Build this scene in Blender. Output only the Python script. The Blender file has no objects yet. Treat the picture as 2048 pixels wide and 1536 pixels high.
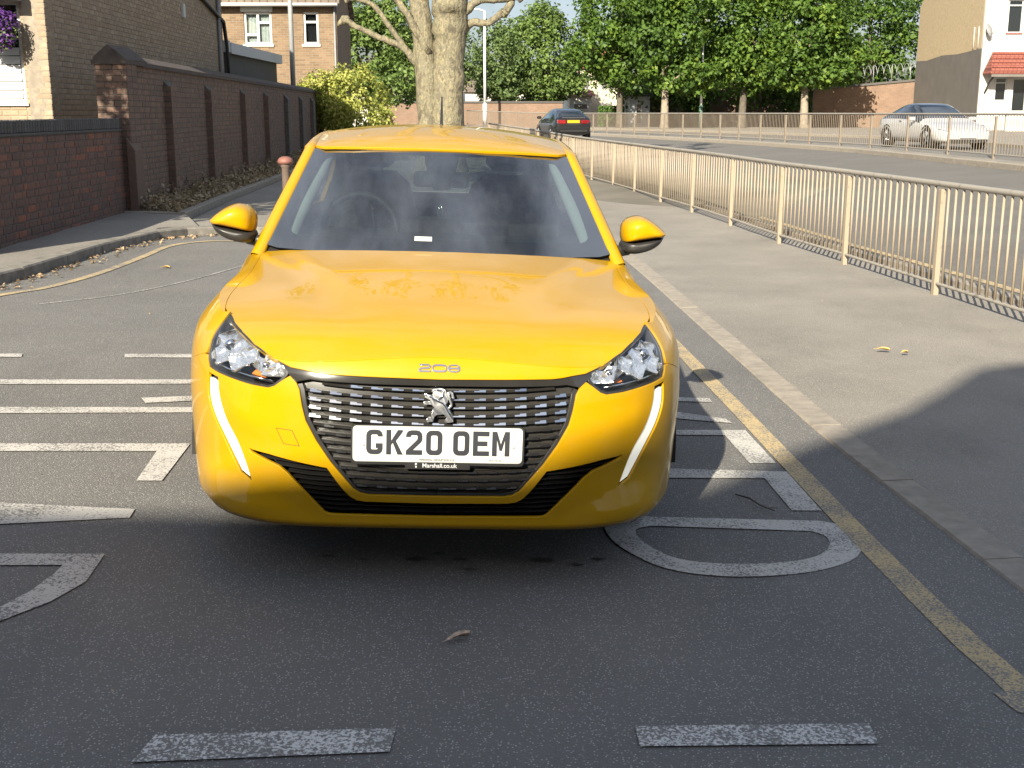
import bpy, bmesh, math, random
import numpy as np
from mathutils import Vector, Matrix
from mathutils.geometry import delaunay_2d_cdt
random.seed(7); np.random.seed(7)
R = math.radians
scene = bpy.context.scene
COL = scene.collection

# ------------------------------------------------------------------ camera, sky, sun, exposure
cam = bpy.data.cameras.new('camera'); cam_o = bpy.data.objects.new('camera', cam); COL.objects.link(cam_o)
cam.sensor_width = 36.0; cam.lens = 36.0*2380/2048; cam.clip_start = .05; cam.clip_end = 2000
cam_o.location = (0, 0, 1.49); cam_o.rotation_euler = (R(90-12.85), 0, 0)
scene.camera = cam_o
SUN = Vector((.311, .950, -.527)).normalized()          # direction the light travels
SUN_EL = math.asin(-SUN.z); SUN_AZ = math.atan2(-SUN.x, -SUN.y)
world = bpy.data.worlds.new('World'); scene.world = world; world.use_nodes = True
wn = world.node_tree.nodes; wl = world.node_tree.links
bg = wn['Background']; bg.inputs['Strength'].default_value = .052
sky = wn.new('ShaderNodeTexSky'); sky.sky_type = 'NISHITA'; sky.sun_disc = False
sky.sun_elevation = SUN_EL; sky.sun_rotation = SUN_AZ; sky.air_density = 1.0; sky.dust_density = 2.2; sky.ozone_density = 1.0
tc = wn.new('ShaderNodeTexCoord'); mp = wn.new('ShaderNodeMapping'); mp.inputs['Scale'].default_value = (1, 1, 2.0); mp.inputs['Location'].default_value = (2.2, 7.7, .1)
cn = wn.new('ShaderNodeTexNoise'); cn.inputs['Scale'].default_value = 2.8; cn.inputs['Detail'].default_value = 9; cn.inputs['Roughness'].default_value = .62
cr = wn.new('ShaderNodeValToRGB'); cr.color_ramp.elements[0].position = .42; cr.color_ramp.elements[1].position = .62
cm = wn.new('ShaderNodeMix'); cm.data_type = 'RGBA'; cm.inputs['B'].default_value = (7.0, 8.0, 9.8, 1)
cs = wn.new('ShaderNodeMath'); cs.operation = 'MULTIPLY'; cs.inputs[1].default_value = .74
wl.new(tc.outputs['Generated'], mp.inputs['Vector']); wl.new(mp.outputs['Vector'], cn.inputs['Vector'])
wl.new(cn.outputs['Fac'], cr.inputs['Fac']); wl.new(cr.outputs['Color'], cs.inputs[0])
wl.new(cs.outputs[0], cm.inputs['Factor']); wl.new(sky.outputs['Color'], cm.inputs['A']); wl.new(cm.outputs['Result'], bg.inputs['Color'])
sl = bpy.data.lights.new('sun', 'SUN'); sl.energy = 5.0; sl.angle = R(.53); sl.color = (1, .915, .75)
sun_o = bpy.data.objects.new('sun', sl); COL.objects.link(sun_o); sun_o.rotation_euler = SUN.to_track_quat('-Z', 'Y').to_euler(); sun_o.location = (-8, -20, 14)
scene.view_settings.view_transform = 'Standard'; scene.view_settings.look = 'None'
scene.view_settings.exposure = 1.22; scene.view_settings.gamma = 1.0; scene.view_settings.use_curve_mapping = False
scene.render.engine = 'CYCLES'
scene.cycles.max_bounces = 8; scene.cycles.transparent_max_bounces = 12; scene.cycles.caustics_reflective = False; scene.cycles.caustics_refractive = False
scene.cycles.use_denoising = True

# ------------------------------------------------------------------ materials
MATS = {}
class NT:
    def __init__(s, name):
        s.m = bpy.data.materials.new(name); s.m.use_nodes = True; s.t = s.m.node_tree; s.n = s.t.nodes; s.b = s.n['Principled BSDF']; s.out = s.n['Material Output']
    def new(s, t, **k):
        n = s.n.new('ShaderNode'+t)
        for a, v in k.items():
            if hasattr(n, a): setattr(n, a, v)
            else: n.inputs[a.replace('_', ' ')].default_value = v
        return n
    def link(s, a, b): s.t.links.new(a, b)
    def coord(s, kind='Object', scale=None):
        c = s.new('TexCoord').outputs[kind]
        if scale is not None:
            mpn = s.new('Mapping'); mpn.inputs['Scale'].default_value = scale; s.link(c, mpn.inputs['Vector']); c = mpn.outputs['Vector']
        return c
    def noise(s, vec, scale, detail=3, rough=.55):
        n = s.new('TexNoise'); n.inputs['Scale'].default_value = scale; n.inputs['Detail'].default_value = detail; n.inputs['Roughness'].default_value = rough
        s.link(vec, n.inputs['Vector']); return n.outputs['Fac']
    def ramp(s, fac, stops):
        r = s.new('ValToRGB'); e = r.color_ramp.elements
        while len(e) < len(stops): e.new(.5)
        for k, (p, c) in enumerate(stops):
            e[k].position = p; e[k].color = (c, c, c, 1) if isinstance(c, (int, float)) else (*c, 1)
        s.link(fac, r.inputs['Fac']); return r.outputs['Color']
    def mix(s, fac, a, b, mode='MIX'):
        m = s.new('Mix'); m.data_type = 'RGBA'; m.blend_type = mode
        for v, k in ((fac, 'Factor'), (a, 'A'), (b, 'B')):
            i = [q for q in m.inputs if q.name == k and (q.type == 'RGBA' if k != 'Factor' else q.type == 'VALUE')][0]
            if hasattr(v, 'links'): s.link(v, i)
            else: i.default_value = v if k == 'Factor' else (*v, 1)
        return [o for o in m.outputs if o.type == 'RGBA'][0]
    def math(s, op, a, b=0.0):
        m = s.new('Math'); m.operation = op
        for k, v in ((0, a), (1, b)):
            if hasattr(v, 'links'): s.link(v, m.inputs[k])
            else: m.inputs[k].default_value = v
        return m.outputs[0]
    def rnd(s):
        a = s.new('Attribute'); a.attribute_name = 'rnd'; o = s.new('ObjectInfo')
        return s.math('FRACT', s.math('ADD', a.outputs['Fac'], o.outputs['Random']))
    def bump(s, h, strength=.3, dist=.01):
        b = s.new('Bump'); b.inputs['Strength'].default_value = strength; b.inputs['Distance'].default_value = dist
        s.link(h, b.inputs['Height']); s.link(b.outputs['Normal'], s.b.inputs['Normal'])
    def set(s, **k):
        for a, v in k.items():
            i = s.b.inputs[a.replace('_', ' ')]
            if hasattr(v, 'links'): s.link(v, i)
            elif isinstance(v, tuple): i.default_value = (*v, 1)
            else: i.default_value = v
        return s

def plain(name, col, rough=.5, metal=0., var=.12, scale=6., bump=0., **k):
    t = NT(name); c = t.coord(); f = t.noise(c, scale, 4)
    t.set(Base_Color=t.mix(t.ramp(f, [(.3, 0.), (.7, 1.)]), tuple(q*(1-var) for q in col), tuple(min(1, q*(1+var)) for q in col)), Roughness=rough, Metallic=metal, **k)
    if bump: t.bump(t.noise(c, scale*6, 4), bump, .01)
    MATS[name] = t.m; return t.m

# car paint
t = NT('yellow_paint'); c = t.coord()
fl = t.noise(c, 900, 1)
dirt = t.ramp(t.noise(c, 7, 6, .7), [(.45, 0.), (.85, 1.)])
t.set(Base_Color=t.mix(t.math('MULTIPLY', dirt, .10), t.mix(fl, (.44, .238, .0005), (.49, .272, .0007)), (.45, .33, .16)), Roughness=t.ramp(t.noise(c, 3, 5), [(.3, .30), (.8, .42)]), Specular_IOR_Level=.12, Coat_Weight=.68, Coat_Roughness=.018, Coat_IOR=1.45)
MATS['yellow_paint'] = t.m
plain('gloss_black', (.024, .023, .021), .12, var=.2, Coat_Weight=.6)
plain('satin_black', (.026, .025, .024), .38, var=.25)
plain('mesh_black', (.030, .028, .025), .32, var=.25)
plain('void_black', (.009, .009, .009), .7)
plain('rubber', (.018, .018, .018), .75, var=.3, scale=30, bump=.2)
plain('chrome', (.78, .79, .80), .14, 1.0, var=.05)
plain('darkened_chrome', (.50, .51, .53), .16, 1.0, var=.1)
plain('silver', (.78, .79, .80), .3, 1.0, var=.08)
plain('plate_white', (.54, .54, .515), .35, var=.03, scale=20)
plain('plate_yellow', (.52, .32, .01), .4, var=.03)
plain('plate_ink', (.022, .024, .03), .45, var=.2)
plain('holder_text', (.66, .66, .66), .5, var=.02)
plain('frit', (.006, .006, .007), .35)
plain('dash_plastic', (.022, .023, .026), .6, var=.2, scale=40)
plain('seat_fabric', (.03, .031, .035), .85, var=.3, scale=60)
plain('trim_pale', (.50, .54, .52), .6, var=.05)
plain('headliner', (.34, .35, .35), .8, var=.05)
plain('amber', (.75, .18, .02), .25)
plain('red_lamp', (.20, .010, .012), .2, var=.2)
plain('lamp_clear', (.72, .74, .76), .12, .6)
plain('black_paint', (.008, .0085, .010), .25, Coat_Weight=1.0, Coat_Roughness=.03)
plain('white_paint', (.47, .47, .465), .35, var=.04, Coat_Weight=1.0, Coat_Roughness=.03)
plain('alloy', (.30, .31, .32), .35, .9)
def glass(name, tint, refl=1.0, rough=.0, haze=0., faces=1.0):
    t = NT(name); t.n.remove(t.b)
    tr = t.new('BsdfTransparent'); tr.inputs['Color'].default_value = (*tint, 1)
    gl = t.new('BsdfGlossy'); gl.inputs['Roughness'].default_value = rough; gl.inputs['Color'].default_value = (refl, refl, refl, 1)
    fr = t.new('Fresnel'); fr.inputs['IOR'].default_value = 1.52; mx = t.new('MixShader')
    geo = t.new('NewGeometry'); t.link(t.math('SUBTRACT', 1.52, t.math('MULTIPLY', geo.outputs['Backfacing'], 1.52-1/1.52)), fr.inputs['IOR'])
    f = t.math('MULTIPLY', fr.outputs[0], faces)
    t.link(f, mx.inputs[0]); t.link(gl.outputs[0], mx.inputs[2]); t.link(mx.outputs[0], t.out.inputs['Surface'])
    if haze:  # pale diffuse layer that imitates a hazy reflection on the glass
        df = t.new('BsdfDiffuse'); df.inputs['Color'].default_value = (.55, .53, .48, 1); m2 = t.new('MixShader')
        t.link(t.ramp(t.noise(t.coord(), 5, 6, .65), [(.3, haze*.6), (.75, haze*1.5)]), m2.inputs[0]); t.link(tr.outputs[0], m2.inputs[1]); t.link(df.outputs[0], m2.inputs[2]); t.link(m2.outputs[0], mx.inputs[1])
    else: t.link(tr.outputs[0], mx.inputs[1])
    MATS[name] = t.m
glass('windscreen_glass', (.38, .44, .43), haze=.03, faces=2.7); glass('side_glass', (.30, .34, .33)); glass('lens_clear', (.93, .94, .95)); glass('house_glass', (.78, .82, .82)); 
t = NT('lamp_lit'); t.set(Base_Color=(.8, .8, .74), Roughness=.3, Emission_Color=(1, .95, .78), Emission_Strength=.20); MATS['lamp_lit'] = t.m
t = NT('reflector'); c = t.coord(); t.set(Base_Color=(.84, .85, .86), Metallic=.85, Roughness=.17); t.bump(t.noise(c, 16, 2), .5, .04); MATS['reflector'] = t.m

# ------------------------------------------------------------------ helpers
def tag(o, label=None, cat=None, group=None, kind=None):
    if label: o['label'] = label
    if cat: o['category'] = cat
    if group: o['group'] = group
    if kind: o['kind'] = kind
    return o
def empty(name, loc=(0, 0, 0), rot=(0, 0, 0), parent=None):
    o = bpy.data.objects.new(name, None); COL.objects.link(o); o.location = loc; o.rotation_euler = rot; o.parent = parent; o.empty_display_size = .2
    return o
def mat(m): return MATS[m] if isinstance(m, str) else m
def link_mesh(name, me, m, parent=None, loc=(0, 0, 0), rot=(0, 0, 0)):
    o = bpy.data.objects.new(name, me); COL.objects.link(o); o.parent = parent; o.location = loc; o.rotation_euler = rot
    if m is not None and not me.materials: me.materials.append(mat(m))
    return o
def pymesh(name, v, f, smooth=False):
    me = bpy.data.meshes.new(name); me.from_pydata([tuple(map(float, p)) for p in v], [], [tuple(q) for q in f]); me.update()
    if smooth: me.polygons.foreach_set('use_smooth', [True]*len(me.polygons))
    return me
class MB:
    """collects boxes, tubes and prisms for one mesh"""
    def __init__(s): s.v = []; s.f = []; s.r = []; s.sm = []
    def add(s, v, f, rnd=0., smooth=False):
        k = len(s.v); s.v += [tuple(map(float, p)) for p in v]; s.f += [tuple(i+k for i in q) for q in f]; s.r += [rnd]*len(f); s.sm += [smooth]*len(f)
        return s
    def box(s, x0, x1, y0, y1, z0, z1, rnd=0., M=None):
        v = [(x, y, z) for z in (z0, z1) for y in (y0, y1) for x in (x0, x1)]
        if M is not None: v = [tuple(M @ Vector(p)) for p in v]
        return s.add(v, [(0, 2, 3, 1), (4, 5, 7, 6), (0, 1, 5, 4), (2, 6, 7, 3), (0, 4, 6, 2), (1, 3, 7, 5)], rnd)
    def bbox(s, x0, x1, y0, y1, z0, z1, b=.004, rnd=0., M=None):
        # box with chamfered edges
        v = []; idx = {}
        for zi, z in enumerate((z0, z1)):
            for yi, y in enumerate((y0, y1)):
                for xi, x in enumerate((x0, x1)):
                    dx = b if xi == 0 else -b; dy = b if yi == 0 else -b; dz = b if zi == 0 else -b
                    idx[(xi, yi, zi, 'x')] = len(v); v.append((x, y+dy, z+dz))
                    idx[(xi, yi, zi, 'y')] = len(v); v.append((x+dx, y, z+dz))
                    idx[(xi, yi, zi, 'z')] = len(v); v.append((x+dx, y+dy, z))
        I = lambda a, b_, c, d: idx[(a, b_, c, d)]
        f = [(I(0,0,0,'x'),I(0,0,1,'x'),I(0,1,1,'x'),I(0,1,0,'x')),(I(1,0,0,'x'),I(1,1,0,'x'),I(1,1,1,'x'),I(1,0,1,'x')),
             (I(0,0,0,'y'),I(1,0,0,'y'),I(1,0,1,'y'),I(0,0,1,'y')),(I(0,1,0,'y'),I(0,1,1,'y'),I(1,1,1,'y'),I(1,1,0,'y')),
             (I(0,0,0,'z'),I(0,1,0,'z'),I(1,1,0,'z'),I(1,0,0,'z')),(I(0,0,1,'z'),I(1,0,1,'z'),I(1,1,1,'z'),I(0,1,1,'z'))]
        for a in (0, 1):
            for c in (0, 1):
                f.append((I(a,c,0,'x'),I(a,c,0,'y'),I(a,c,1,'y'),I(a,c,1,'x')))
                f.append((I(a,0,c,'x'),I(a,1,c,'x'),I(a,1,c,'z'),I(a,0,c,'z')))
                f.append((I(0,a,c,'y'),I(0,a,c,'z'),I(1,a,c,'z'),I(1,a,c,'y')))
        for a in (0, 1):
            for c in (0, 1):
                for d in (0, 1): f.append((I(a,c,d,'x'),I(a,c,d,'y'),I(a,c,d,'z')))
        if M is not None: v = [tuple(M @ Vector(p)) for p in v]
        return s.add(v, f, rnd)
    def tube(s, pts, rad, n=8, cap=True, rnd=0., sx=1., smooth=True):
        pts = [Vector(p) for p in pts]; rad = [rad]*len(pts) if isinstance(rad, (int, float)) else rad
        k = len(s.v); V = []; up = None
        for i, p in enumerate(pts):
            d = (pts[min(i+1, len(pts)-1)]-pts[max(i-1, 0)]).normalized()
            if up is None: up = Vector((0, 0, 1)) if abs(d.z) < .9 else Vector((1, 0, 0))
            a = d.cross(up).normalized(); b = a.cross(d).normalized(); up = b
            for j in range(n):
                t = 2*math.pi*j/n; V.append(p+a*math.cos(t)*rad[i]*sx+b*math.sin(t)*rad[i])
        F = [(i*n+j, i*n+(j+1) % n, (i+1)*n+(j+1) % n, (i+1)*n+j) for i in range(len(pts)-1) for j in range(n)]
        s.add(V, F, rnd, smooth)
        if cap:
            s.f += [tuple(k+j for j in reversed(range(n))), tuple(k+(len(pts)-1)*n+j for j in range(n))]; s.r += [rnd, rnd]; s.sm += [False, False]
        return s
    def lathe(s, prof, c=(0, 0, 0), n=24, axis='z', rnd=0., smooth=True):
        V = []
        for r, h in prof:
            for j in range(n):
                t = 2*math.pi*j/n; a, b = r*math.cos(t), r*math.sin(t)
                V.append({'z': (c[0]+a, c[1]+b, c[2]+h), 'x': (c[0]+h, c[1]+a, c[2]+b), 'y': (c[0]+a, c[1]-h, c[2]+b)}[axis])
        F = [(i*n+j, i*n+(j+1) % n, (i+1)*n+(j+1) % n, (i+1)*n+j) for i in range(len(prof)-1) for j in range(n)]
        return s.add(V, F, rnd, smooth)
    def prism(s, poly, f0, f1, rnd=0.):
        """poly list of 2D; f0,f1 map 2D->3D for the two faces (CCW seen from f1 side)"""
        n = len(poly); V = [f0(p) for p in poly]+[f1(p) for p in poly]
        return s.add(V, [tuple(reversed(range(n))), tuple(range(n, 2*n))]+[(i, (i+1) % n, n+(i+1) % n, n+i) for i in range(n)], rnd)
    def build(s, name, m, parent=None, loc=(0, 0, 0), rot=(0, 0, 0), rnd=False):
        me = pymesh(name, s.v, s.f); me.polygons.foreach_set('use_smooth', s.sm)
        if rnd:
            a = me.attributes.new('rnd', 'FLOAT', 'FACE'); a.data.foreach_set('value', s.r)
        return link_mesh(name, me, m, parent, loc, rot)

def resample(poly, step, closed=True):
    out = []; n = len(poly)
    for i in range(n if closed else n-1):
        a = np.array(poly[i], float); b = np.array(poly[(i+1) % n], float); L = np.hypot(*(b-a)); k = max(1, int(math.ceil(L/step)))
        for j in range(k): out.append(tuple(a+(b-a)*j/k))
    if not closed: out.append(tuple(poly[-1]))
    return out
def spline(pts, k=6):
    p = [np.array(q, float) for q in pts]; p = [2*p[0]-p[1]]+p+[2*p[-1]-p[-2]]; out = []
    for i in range(1, len(p)-2):
        for j in range(k):
            t = j/k; a, b, c, d = p[i-1:i+3]
            out.append(tuple(.5*((2*b)+(-a+c)*t+(2*a-5*b+4*c-d)*t*t+(-a+3*b-3*c+d)*t**3)))
    out.append(tuple(p[-2])); return out
def inside(P, poly):
    poly = np.asarray(poly, float); x, y = P[:, 0], P[:, 1]; r = np.zeros(len(P), bool); j = len(poly)-1
    for i in range(len(poly)):
        xi, yi = poly[i]; xj, yj = poly[j]
        c = (yi > y) != (yj > y)
        if c.any():
            with np.errstate(divide='ignore', invalid='ignore'): r ^= c & (x < (xj-xi)*(y-yi)/(yj-yi+1e-30)+xi)
        j = i
    return r
def segdist(P, poly):
    d = np.full(len(P), 1e9); q = np.asarray(poly, float)
    for i in range(len(q)):
        a, b = q[i], q[(i+1) % len(q)]; ab = b-a; L = max(ab@ab, 1e-12)
        t = np.clip(((P-a)@ab)/L, 0, 1); d = np.minimum(d, np.hypot(*(P-a-t[:, None]*ab).T))
    return d
def cdt(poly, holes, step, sx=1.0):
    loops = [resample(poly, step)]+[resample(h, step) for h in holes]
    A = np.array(poly, float); x0, y0 = A.min(0); x1, y1 = A.max(0)
    gx, gy = np.meshgrid(np.arange(x0, x1, step), np.arange(y0, y1, step)); gx = gx+(np.arange(gx.shape[0])[:, None] % 2)*step*.5
    P = np.stack([gx.ravel(), gy.ravel()], 1); ok = inside(P, loops[0])
    for h in loops[1:]: ok &= ~inside(P, h)
    P = P[ok]
    for l in loops:
        if len(P): P = P[segdist(P, l) > step*.55]
    V = []; E = []
    for l in loops:
        k = len(V); V += [Vector(p) for p in l]; E += [(k+i, k+(i+1) % len(l)) for i in range(len(l))]
    V += [Vector(p) for p in P]
    vo, _, fo, *_ = delaunay_2d_cdt(V, E, [], 0, 1e-7)
    vo = np.array([tuple(v) for v in vo]); fo = np.array([f for f in fo if len(f) == 3])
    c = vo[fo].mean(1); ok = inside(c, loops[0])
    for h in loops[1:]: ok &= ~inside(c, h)
    fo = fo[ok]
    a, b, cc = vo[fo[:, 0]], vo[fo[:, 1]], vo[fo[:, 2]]
    ar = (b[:, 0]-a[:, 0])*(cc[:, 1]-a[:, 1])-(b[:, 1]-a[:, 1])*(cc[:, 0]-a[:, 0])
    fo[ar < 0] = fo[ar < 0][:, ::-1]
    return vo, fo, loops
def surf_normal(surf, a, b, e=2e-4):
    p = np.stack(surf(a, b), -1); du = np.stack(surf(a+e, b), -1)-np.stack(surf(a-e, b), -1); dv = np.stack(surf(a, b+e), -1)-np.stack(surf(a, b-e), -1)
    n = np.cross(du, dv); n /= np.maximum(np.linalg.norm(n, axis=-1, keepdims=True), 1e-12); return p, n
def panel(name, poly, holes, surf, m, parent=None, step=.03, off=0., flange=.014, flip=False, lip=.003, disp=None):
    vo, fo, loops = cdt(poly, holes, step)
    if disp is not None:
        def surf_d(a, b, s0=surf):
            q, m_ = surf_normal(s0, a, b); q = q+m_*(disp(a, b)*(-1 if flip else 1))[:, None]; return q[:, 0], q[:, 1], q[:, 2]
        surf = surf_d
    p, n = surf_normal(surf, vo[:, 0], vo[:, 1])
    if flip: n = -n; fo = fo[:, ::-1]
    p = p+n*off
    V = [tuple(q) for q in p]; N = [tuple(q) for q in n]; F = [tuple(int(i) for i in q) for q in fo]
    if flange:
        # boundary edges of the triangulation, turned inwards
        cnt = {}
        for q in F:
            for i in range(3):
                e = (q[i], q[(i+1) % 3]); cnt[e] = 1
        bd = [e for e in cnt if (e[1], e[0]) not in cnt]
        nxt = {}; acc = {}
        for a, b in bd:
            t = p[b]-p[a]; s_ = np.cross(t, n[a]); s_ /= max(np.linalg.norm(s_), 1e-9)
            acc[a] = acc.get(a, 0)+s_; acc[b] = acc.get(b, 0)+s_
        ia = {}; ib = {}
        for k_, s_ in acc.items():
            s_ = s_/max(np.linalg.norm(s_), 1e-9); mid = s_*.7+n[k_]*.7
            ia[k_] = len(V); V.append(tuple(p[k_]+s_*lip*.8-n[k_]*lip)); N.append(tuple(s_))
            ib[k_] = len(V); V.append(tuple(p[k_]+s_*lip*.8-n[k_]*flange)); N.append(tuple(s_))
        for a, b in bd: F += [(b, a, ia[a], ia[b]), (ib[a], ib[b], ia[b], ia[a])]
    me = pymesh(name, V, F, True)
    try: me.normals_split_custom_set_from_vertices(N)
    except Exception as ex: print('normals', name, ex)
    return link_mesh(name, me, m, parent)
# ------------------------------------------------------------------ the yellow hatchback: body surfaces (car space: x right, y back, z up)
def tab(rows):
    a = np.array(rows, float); xs = a[:, 0]; ys = a[:, 1]; h = np.diff(xs); d = np.diff(ys)/h; m = np.zeros(len(xs)); m[0] = d[0]; m[-1] = d[-1]
    for i in range(1, len(xs)-1):
        if d[i-1]*d[i] > 0:
            w1 = 2*h[i]+h[i-1]; w2 = h[i]+2*h[i-1]; m[i] = (w1+w2)/(w1/d[i-1]+w2/d[i])
    def f(x):
        x = np.asarray(x, float); xc = np.clip(x, xs[0], xs[-1]); i = np.clip(np.searchsorted(xs, xc)-1, 0, len(xs)-2)
        t = (xc-xs[i])/h[i]; t2 = t*t; t3 = t2*t
        r = (2*t3-3*t2+1)*ys[i]+(t3-2*t2+t)*h[i]*m[i]+(-2*t3+3*t2)*ys[i+1]+(t3-t2)*h[i]*m[i+1]
        return r+np.where(x > xs[-1], (x-xs[-1])*m[-1], 0)+np.where(x < xs[0], (x-xs[0])*m[0], 0)
    return f
def sstep(x, a, b):
    t = np.clip((np.asarray(x, float)-a)/(b-a), 0, 1); return t*t*(3-2*t)
YC, PP, QQ, YR0 = .80, 3.8, 2.1, 3.30
yf = tab([(.17,.15),(.192,.075),(.205,.020),(.214,.011),(.27,.005),(.35,.0),(.5,.0),(.6,.006),(.68,.022),(.74,.05),(.78,.085),(.82,.135),(.86,.22),(.90,.36),(.95,.55)])
yr = tab([(.17,3.93),(.25,4.0),(.35,4.04),(.5,4.05),(.7,4.03),(.85,4.0),(.95,3.96),(1.05,3.92)])
Wf = tab([(.17,.72),(.192,.79),(.205,.843),(.214,.850),(.28,.860),(.40,.872),(.55,.878),(.66,.872),(.74,.854),(.79,.822),(.83,.786),(.86,.762),(.885,.732),(.91,.70),(.94,.66),(1.0,.58)])
Wb = tab([(.17,.80),(.20,.815),(.30,.85),(.45,.868),(.62,.875),(.74,.862),(.84,.832),(.89,.805),(.93,.776),(.955,.75),(1.0,.70)])
PZ_ = lambda z: PP+1.0*(1-sstep(z, .20, .40))
_t = np.linspace(0, math.pi/2, 1500)
_x = .876*np.sin(_t)**(2/PP); _y = YC-YC*np.cos(_t)**(2/QQ); _s = np.concatenate([[0], np.cumsum(np.hypot(np.diff(_x), np.diff(_y)))]); UC = _s[-1]
UL = YR0-YC; UE = UC+UL+_s[-1]*.93
def S(u, z):
    u = np.asarray(u, float); z = np.asarray(z, float); au = np.abs(u)
    t = np.interp(np.minimum(au, UC), _s, _t); t2 = np.interp(np.clip((UE-au)/.93, 0, UC), _s, _t)
    tq = np.arcsin(np.clip(np.sin(t)**(PZ_(z)/PP), 0, 1))
    y = YC-(YC-yf(z))*np.cos(tq)**(2/QQ)+np.clip(au-UC, 0, UL)
    rear = au > UC+UL
    y = np.where(rear, YR0+(yr(z)-YR0)*np.cos(t2)**(2/QQ), y)
    b = sstep(y, .95, 1.75); W = Wf(z)*(1-b)+Wb(z)*b
    W = W*(1-.03*sstep(y, 2.6, 4.0))
    x = np.where(rear, W*np.sin(t2)**(2/PP), W*np.sin(t)**(2/PP))
    return np.sign(u)*x, y, z+0*u
def u_at(y, z):
    lo, hi = 0., UE
    for _ in range(50):
        m_ = (lo+hi)/2
        if S(m_, z)[1] < y: lo = m_
        else: hi = m_
    return lo
Zc = tab([(-.05,.70),(.0,.725),(.1,.773),(.2,.807),(.4,.848),(.6,.876),(.8,.900),(1.0,.9205),(1.2,.9395),(1.5,.966)])
Dh = tab([(0,.095),(.1,.078),(.155,.053),(.22,.039),(.3,.031),(.45,.030),(.6,.034),(.95,.045),(1.2,.050),(1.45,.050)])
def ZH(x, y):
    ax = np.abs(x); cx = .31+.27*np.clip((np.asarray(y, float)-.55)/.70, -.3, 1.2)
    dome = .0065*(1-sstep(ax, cx-.035, cx+.045))*sstep(y, .40, .95)
    hollow = -.005*np.exp(-((ax-(cx+.10))/.09)**2)*sstep(y, .2, .5)*(1-sstep(y, .8, 1.3))
    return Zc(y)-Dh(y)*(ax/.73)**2.0+dome-.004+hollow
def HOOD(x, y): return x+0*y, y+0*x, ZH(x, y)
Xe = lambda z: .705-(np.asarray(z, float)-.93)*.34
Yw = lambda z: 1.19+(np.asarray(z, float)-.935)*1.97+.10*np.clip(np.asarray(z, float)-.935, 0, 1)**2
Cw = lambda z: .20-(np.asarray(z, float)-.93)*.24
def WIND(x, z): return x+0*z, Yw(z)+Cw(z)*(x/Xe(z))**2, z+0*x
Zr = tab([(1.85,1.285),(1.95,1.322),(2.05,1.350),(2.2,1.378),(2.5,1.410),(2.9,1.418),(3.3,1.405),(3.65,1.372),(3.85,1.335)])
def ROOF(x, y): return x+0*y, y+0*x, Zr(y)-.050*(np.abs(x)/.58)**2.3+.020*(1-sstep(y, 1.9, 2.4))*(np.abs(x)/.58)**2
Xg = lambda z: .766-(np.asarray(z, float)-.93)*.375
def SIDE(y, z):
    return Xg(z)*(1-.10*sstep(y, 2.7, 3.9))-.012*((np.asarray(y, float)-2.4)/1.2)**2, y+0*z, z+0*y
def mirror(P): return [(-a, b) for a, b in P]

car = empty('yellow_car', (-.2454, 3.53, .009), (0, R(2.045), R(3.476)))
tag(car, 'yellow hatchback parked facing the camera with a white number plate', 'car')

# outlines measured on the nose (u, z), right half
HL = [(.854,.819),(.790,.806),(.699,.786),(.619,.761),(.553,.738),(.508,.723),(.473,.690),(.476,.680),(.491,.663),(.512,.646),(.534,.638),(.597,.640),(.680,.647),(.766,.653),(.825,.659),(.844,.679),(.855,.738),(.855,.787)]
HOODLOW = [(.508,.721),(.464,.706),(.421,.701),(.384,.695),(.352,.692),(.192,.689),(0,.686)]
GR = [(.440,.657),(.432,.640),(.422,.591),(.409,.545),(.376,.483),(.334,.420),(.286,.362),(.262,.333),(.240,.320),(.215,.315),(0,.313)]
FR = [(.342,.401),(.299,.342),(.272,.312),(.250,.300),(.222,.296),(0,.293)]
INT_BOT = [(.609,.437),(.600,.423),(.553,.408),(.500,.392),(.471,.372),(.413,.314),(.358,.256),(.345,.250),(.33,.248),(0,.245)]
INT_TOP = [(.609,.437),(.533,.430),(.431,.414),(.342,.401)]
DRL = spline([(.753,.640),(.738,.579),(.701,.516),(.647,.444),(.599,.333)], 5)+spline([(.650,.350),(.724,.446),(.786,.515),(.820,.574),(.825,.645)], 5)
ARY, ARZ, ARR = .83, .305, .350
def arch(cy, a0, a1, n=16, r=ARR):
    out = []
    for i in range(n+1):
        a = R(a0+(a1-a0)*i/n); y, z = cy+r*math.cos(a), ARZ+r*math.sin(a); out.append((u_at(y, z), z))
    return out
SPLIT = [(.880,.690),(.967,.668)]
fa = arch(ARY, 198, 125)                                # front arch: from the bottom at the front, up
half = [(0,.183)]+[(u_,.183+.012*sstep(u_,.55,.95)) for u_ in np.linspace(.1,.95,10)]+[(u_at(.50,.197), .197)]+fa+[SPLIT[1], SPLIT[0], (.849,.690)]+[(.844,.676),(.825,.656),(.766,.650),(.680,.644),(.597,.637),(.534,.635),(.512,.643),(.488,.661),(.464,.677),(.443,.659)]+GR[1:]
def sym(h):  # half outline starting and ending on u=0
    return [tuple(map(float, p)) for p in h]+[(-float(a), float(b)) for a, b in reversed(h[1:-1])]
def shape(h):
    return sym(h)
int_hole = shape([(0,.293)]+FR[::-1][1:]+INT_TOP[::-1][1:]+INT_BOT[1:])
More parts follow.
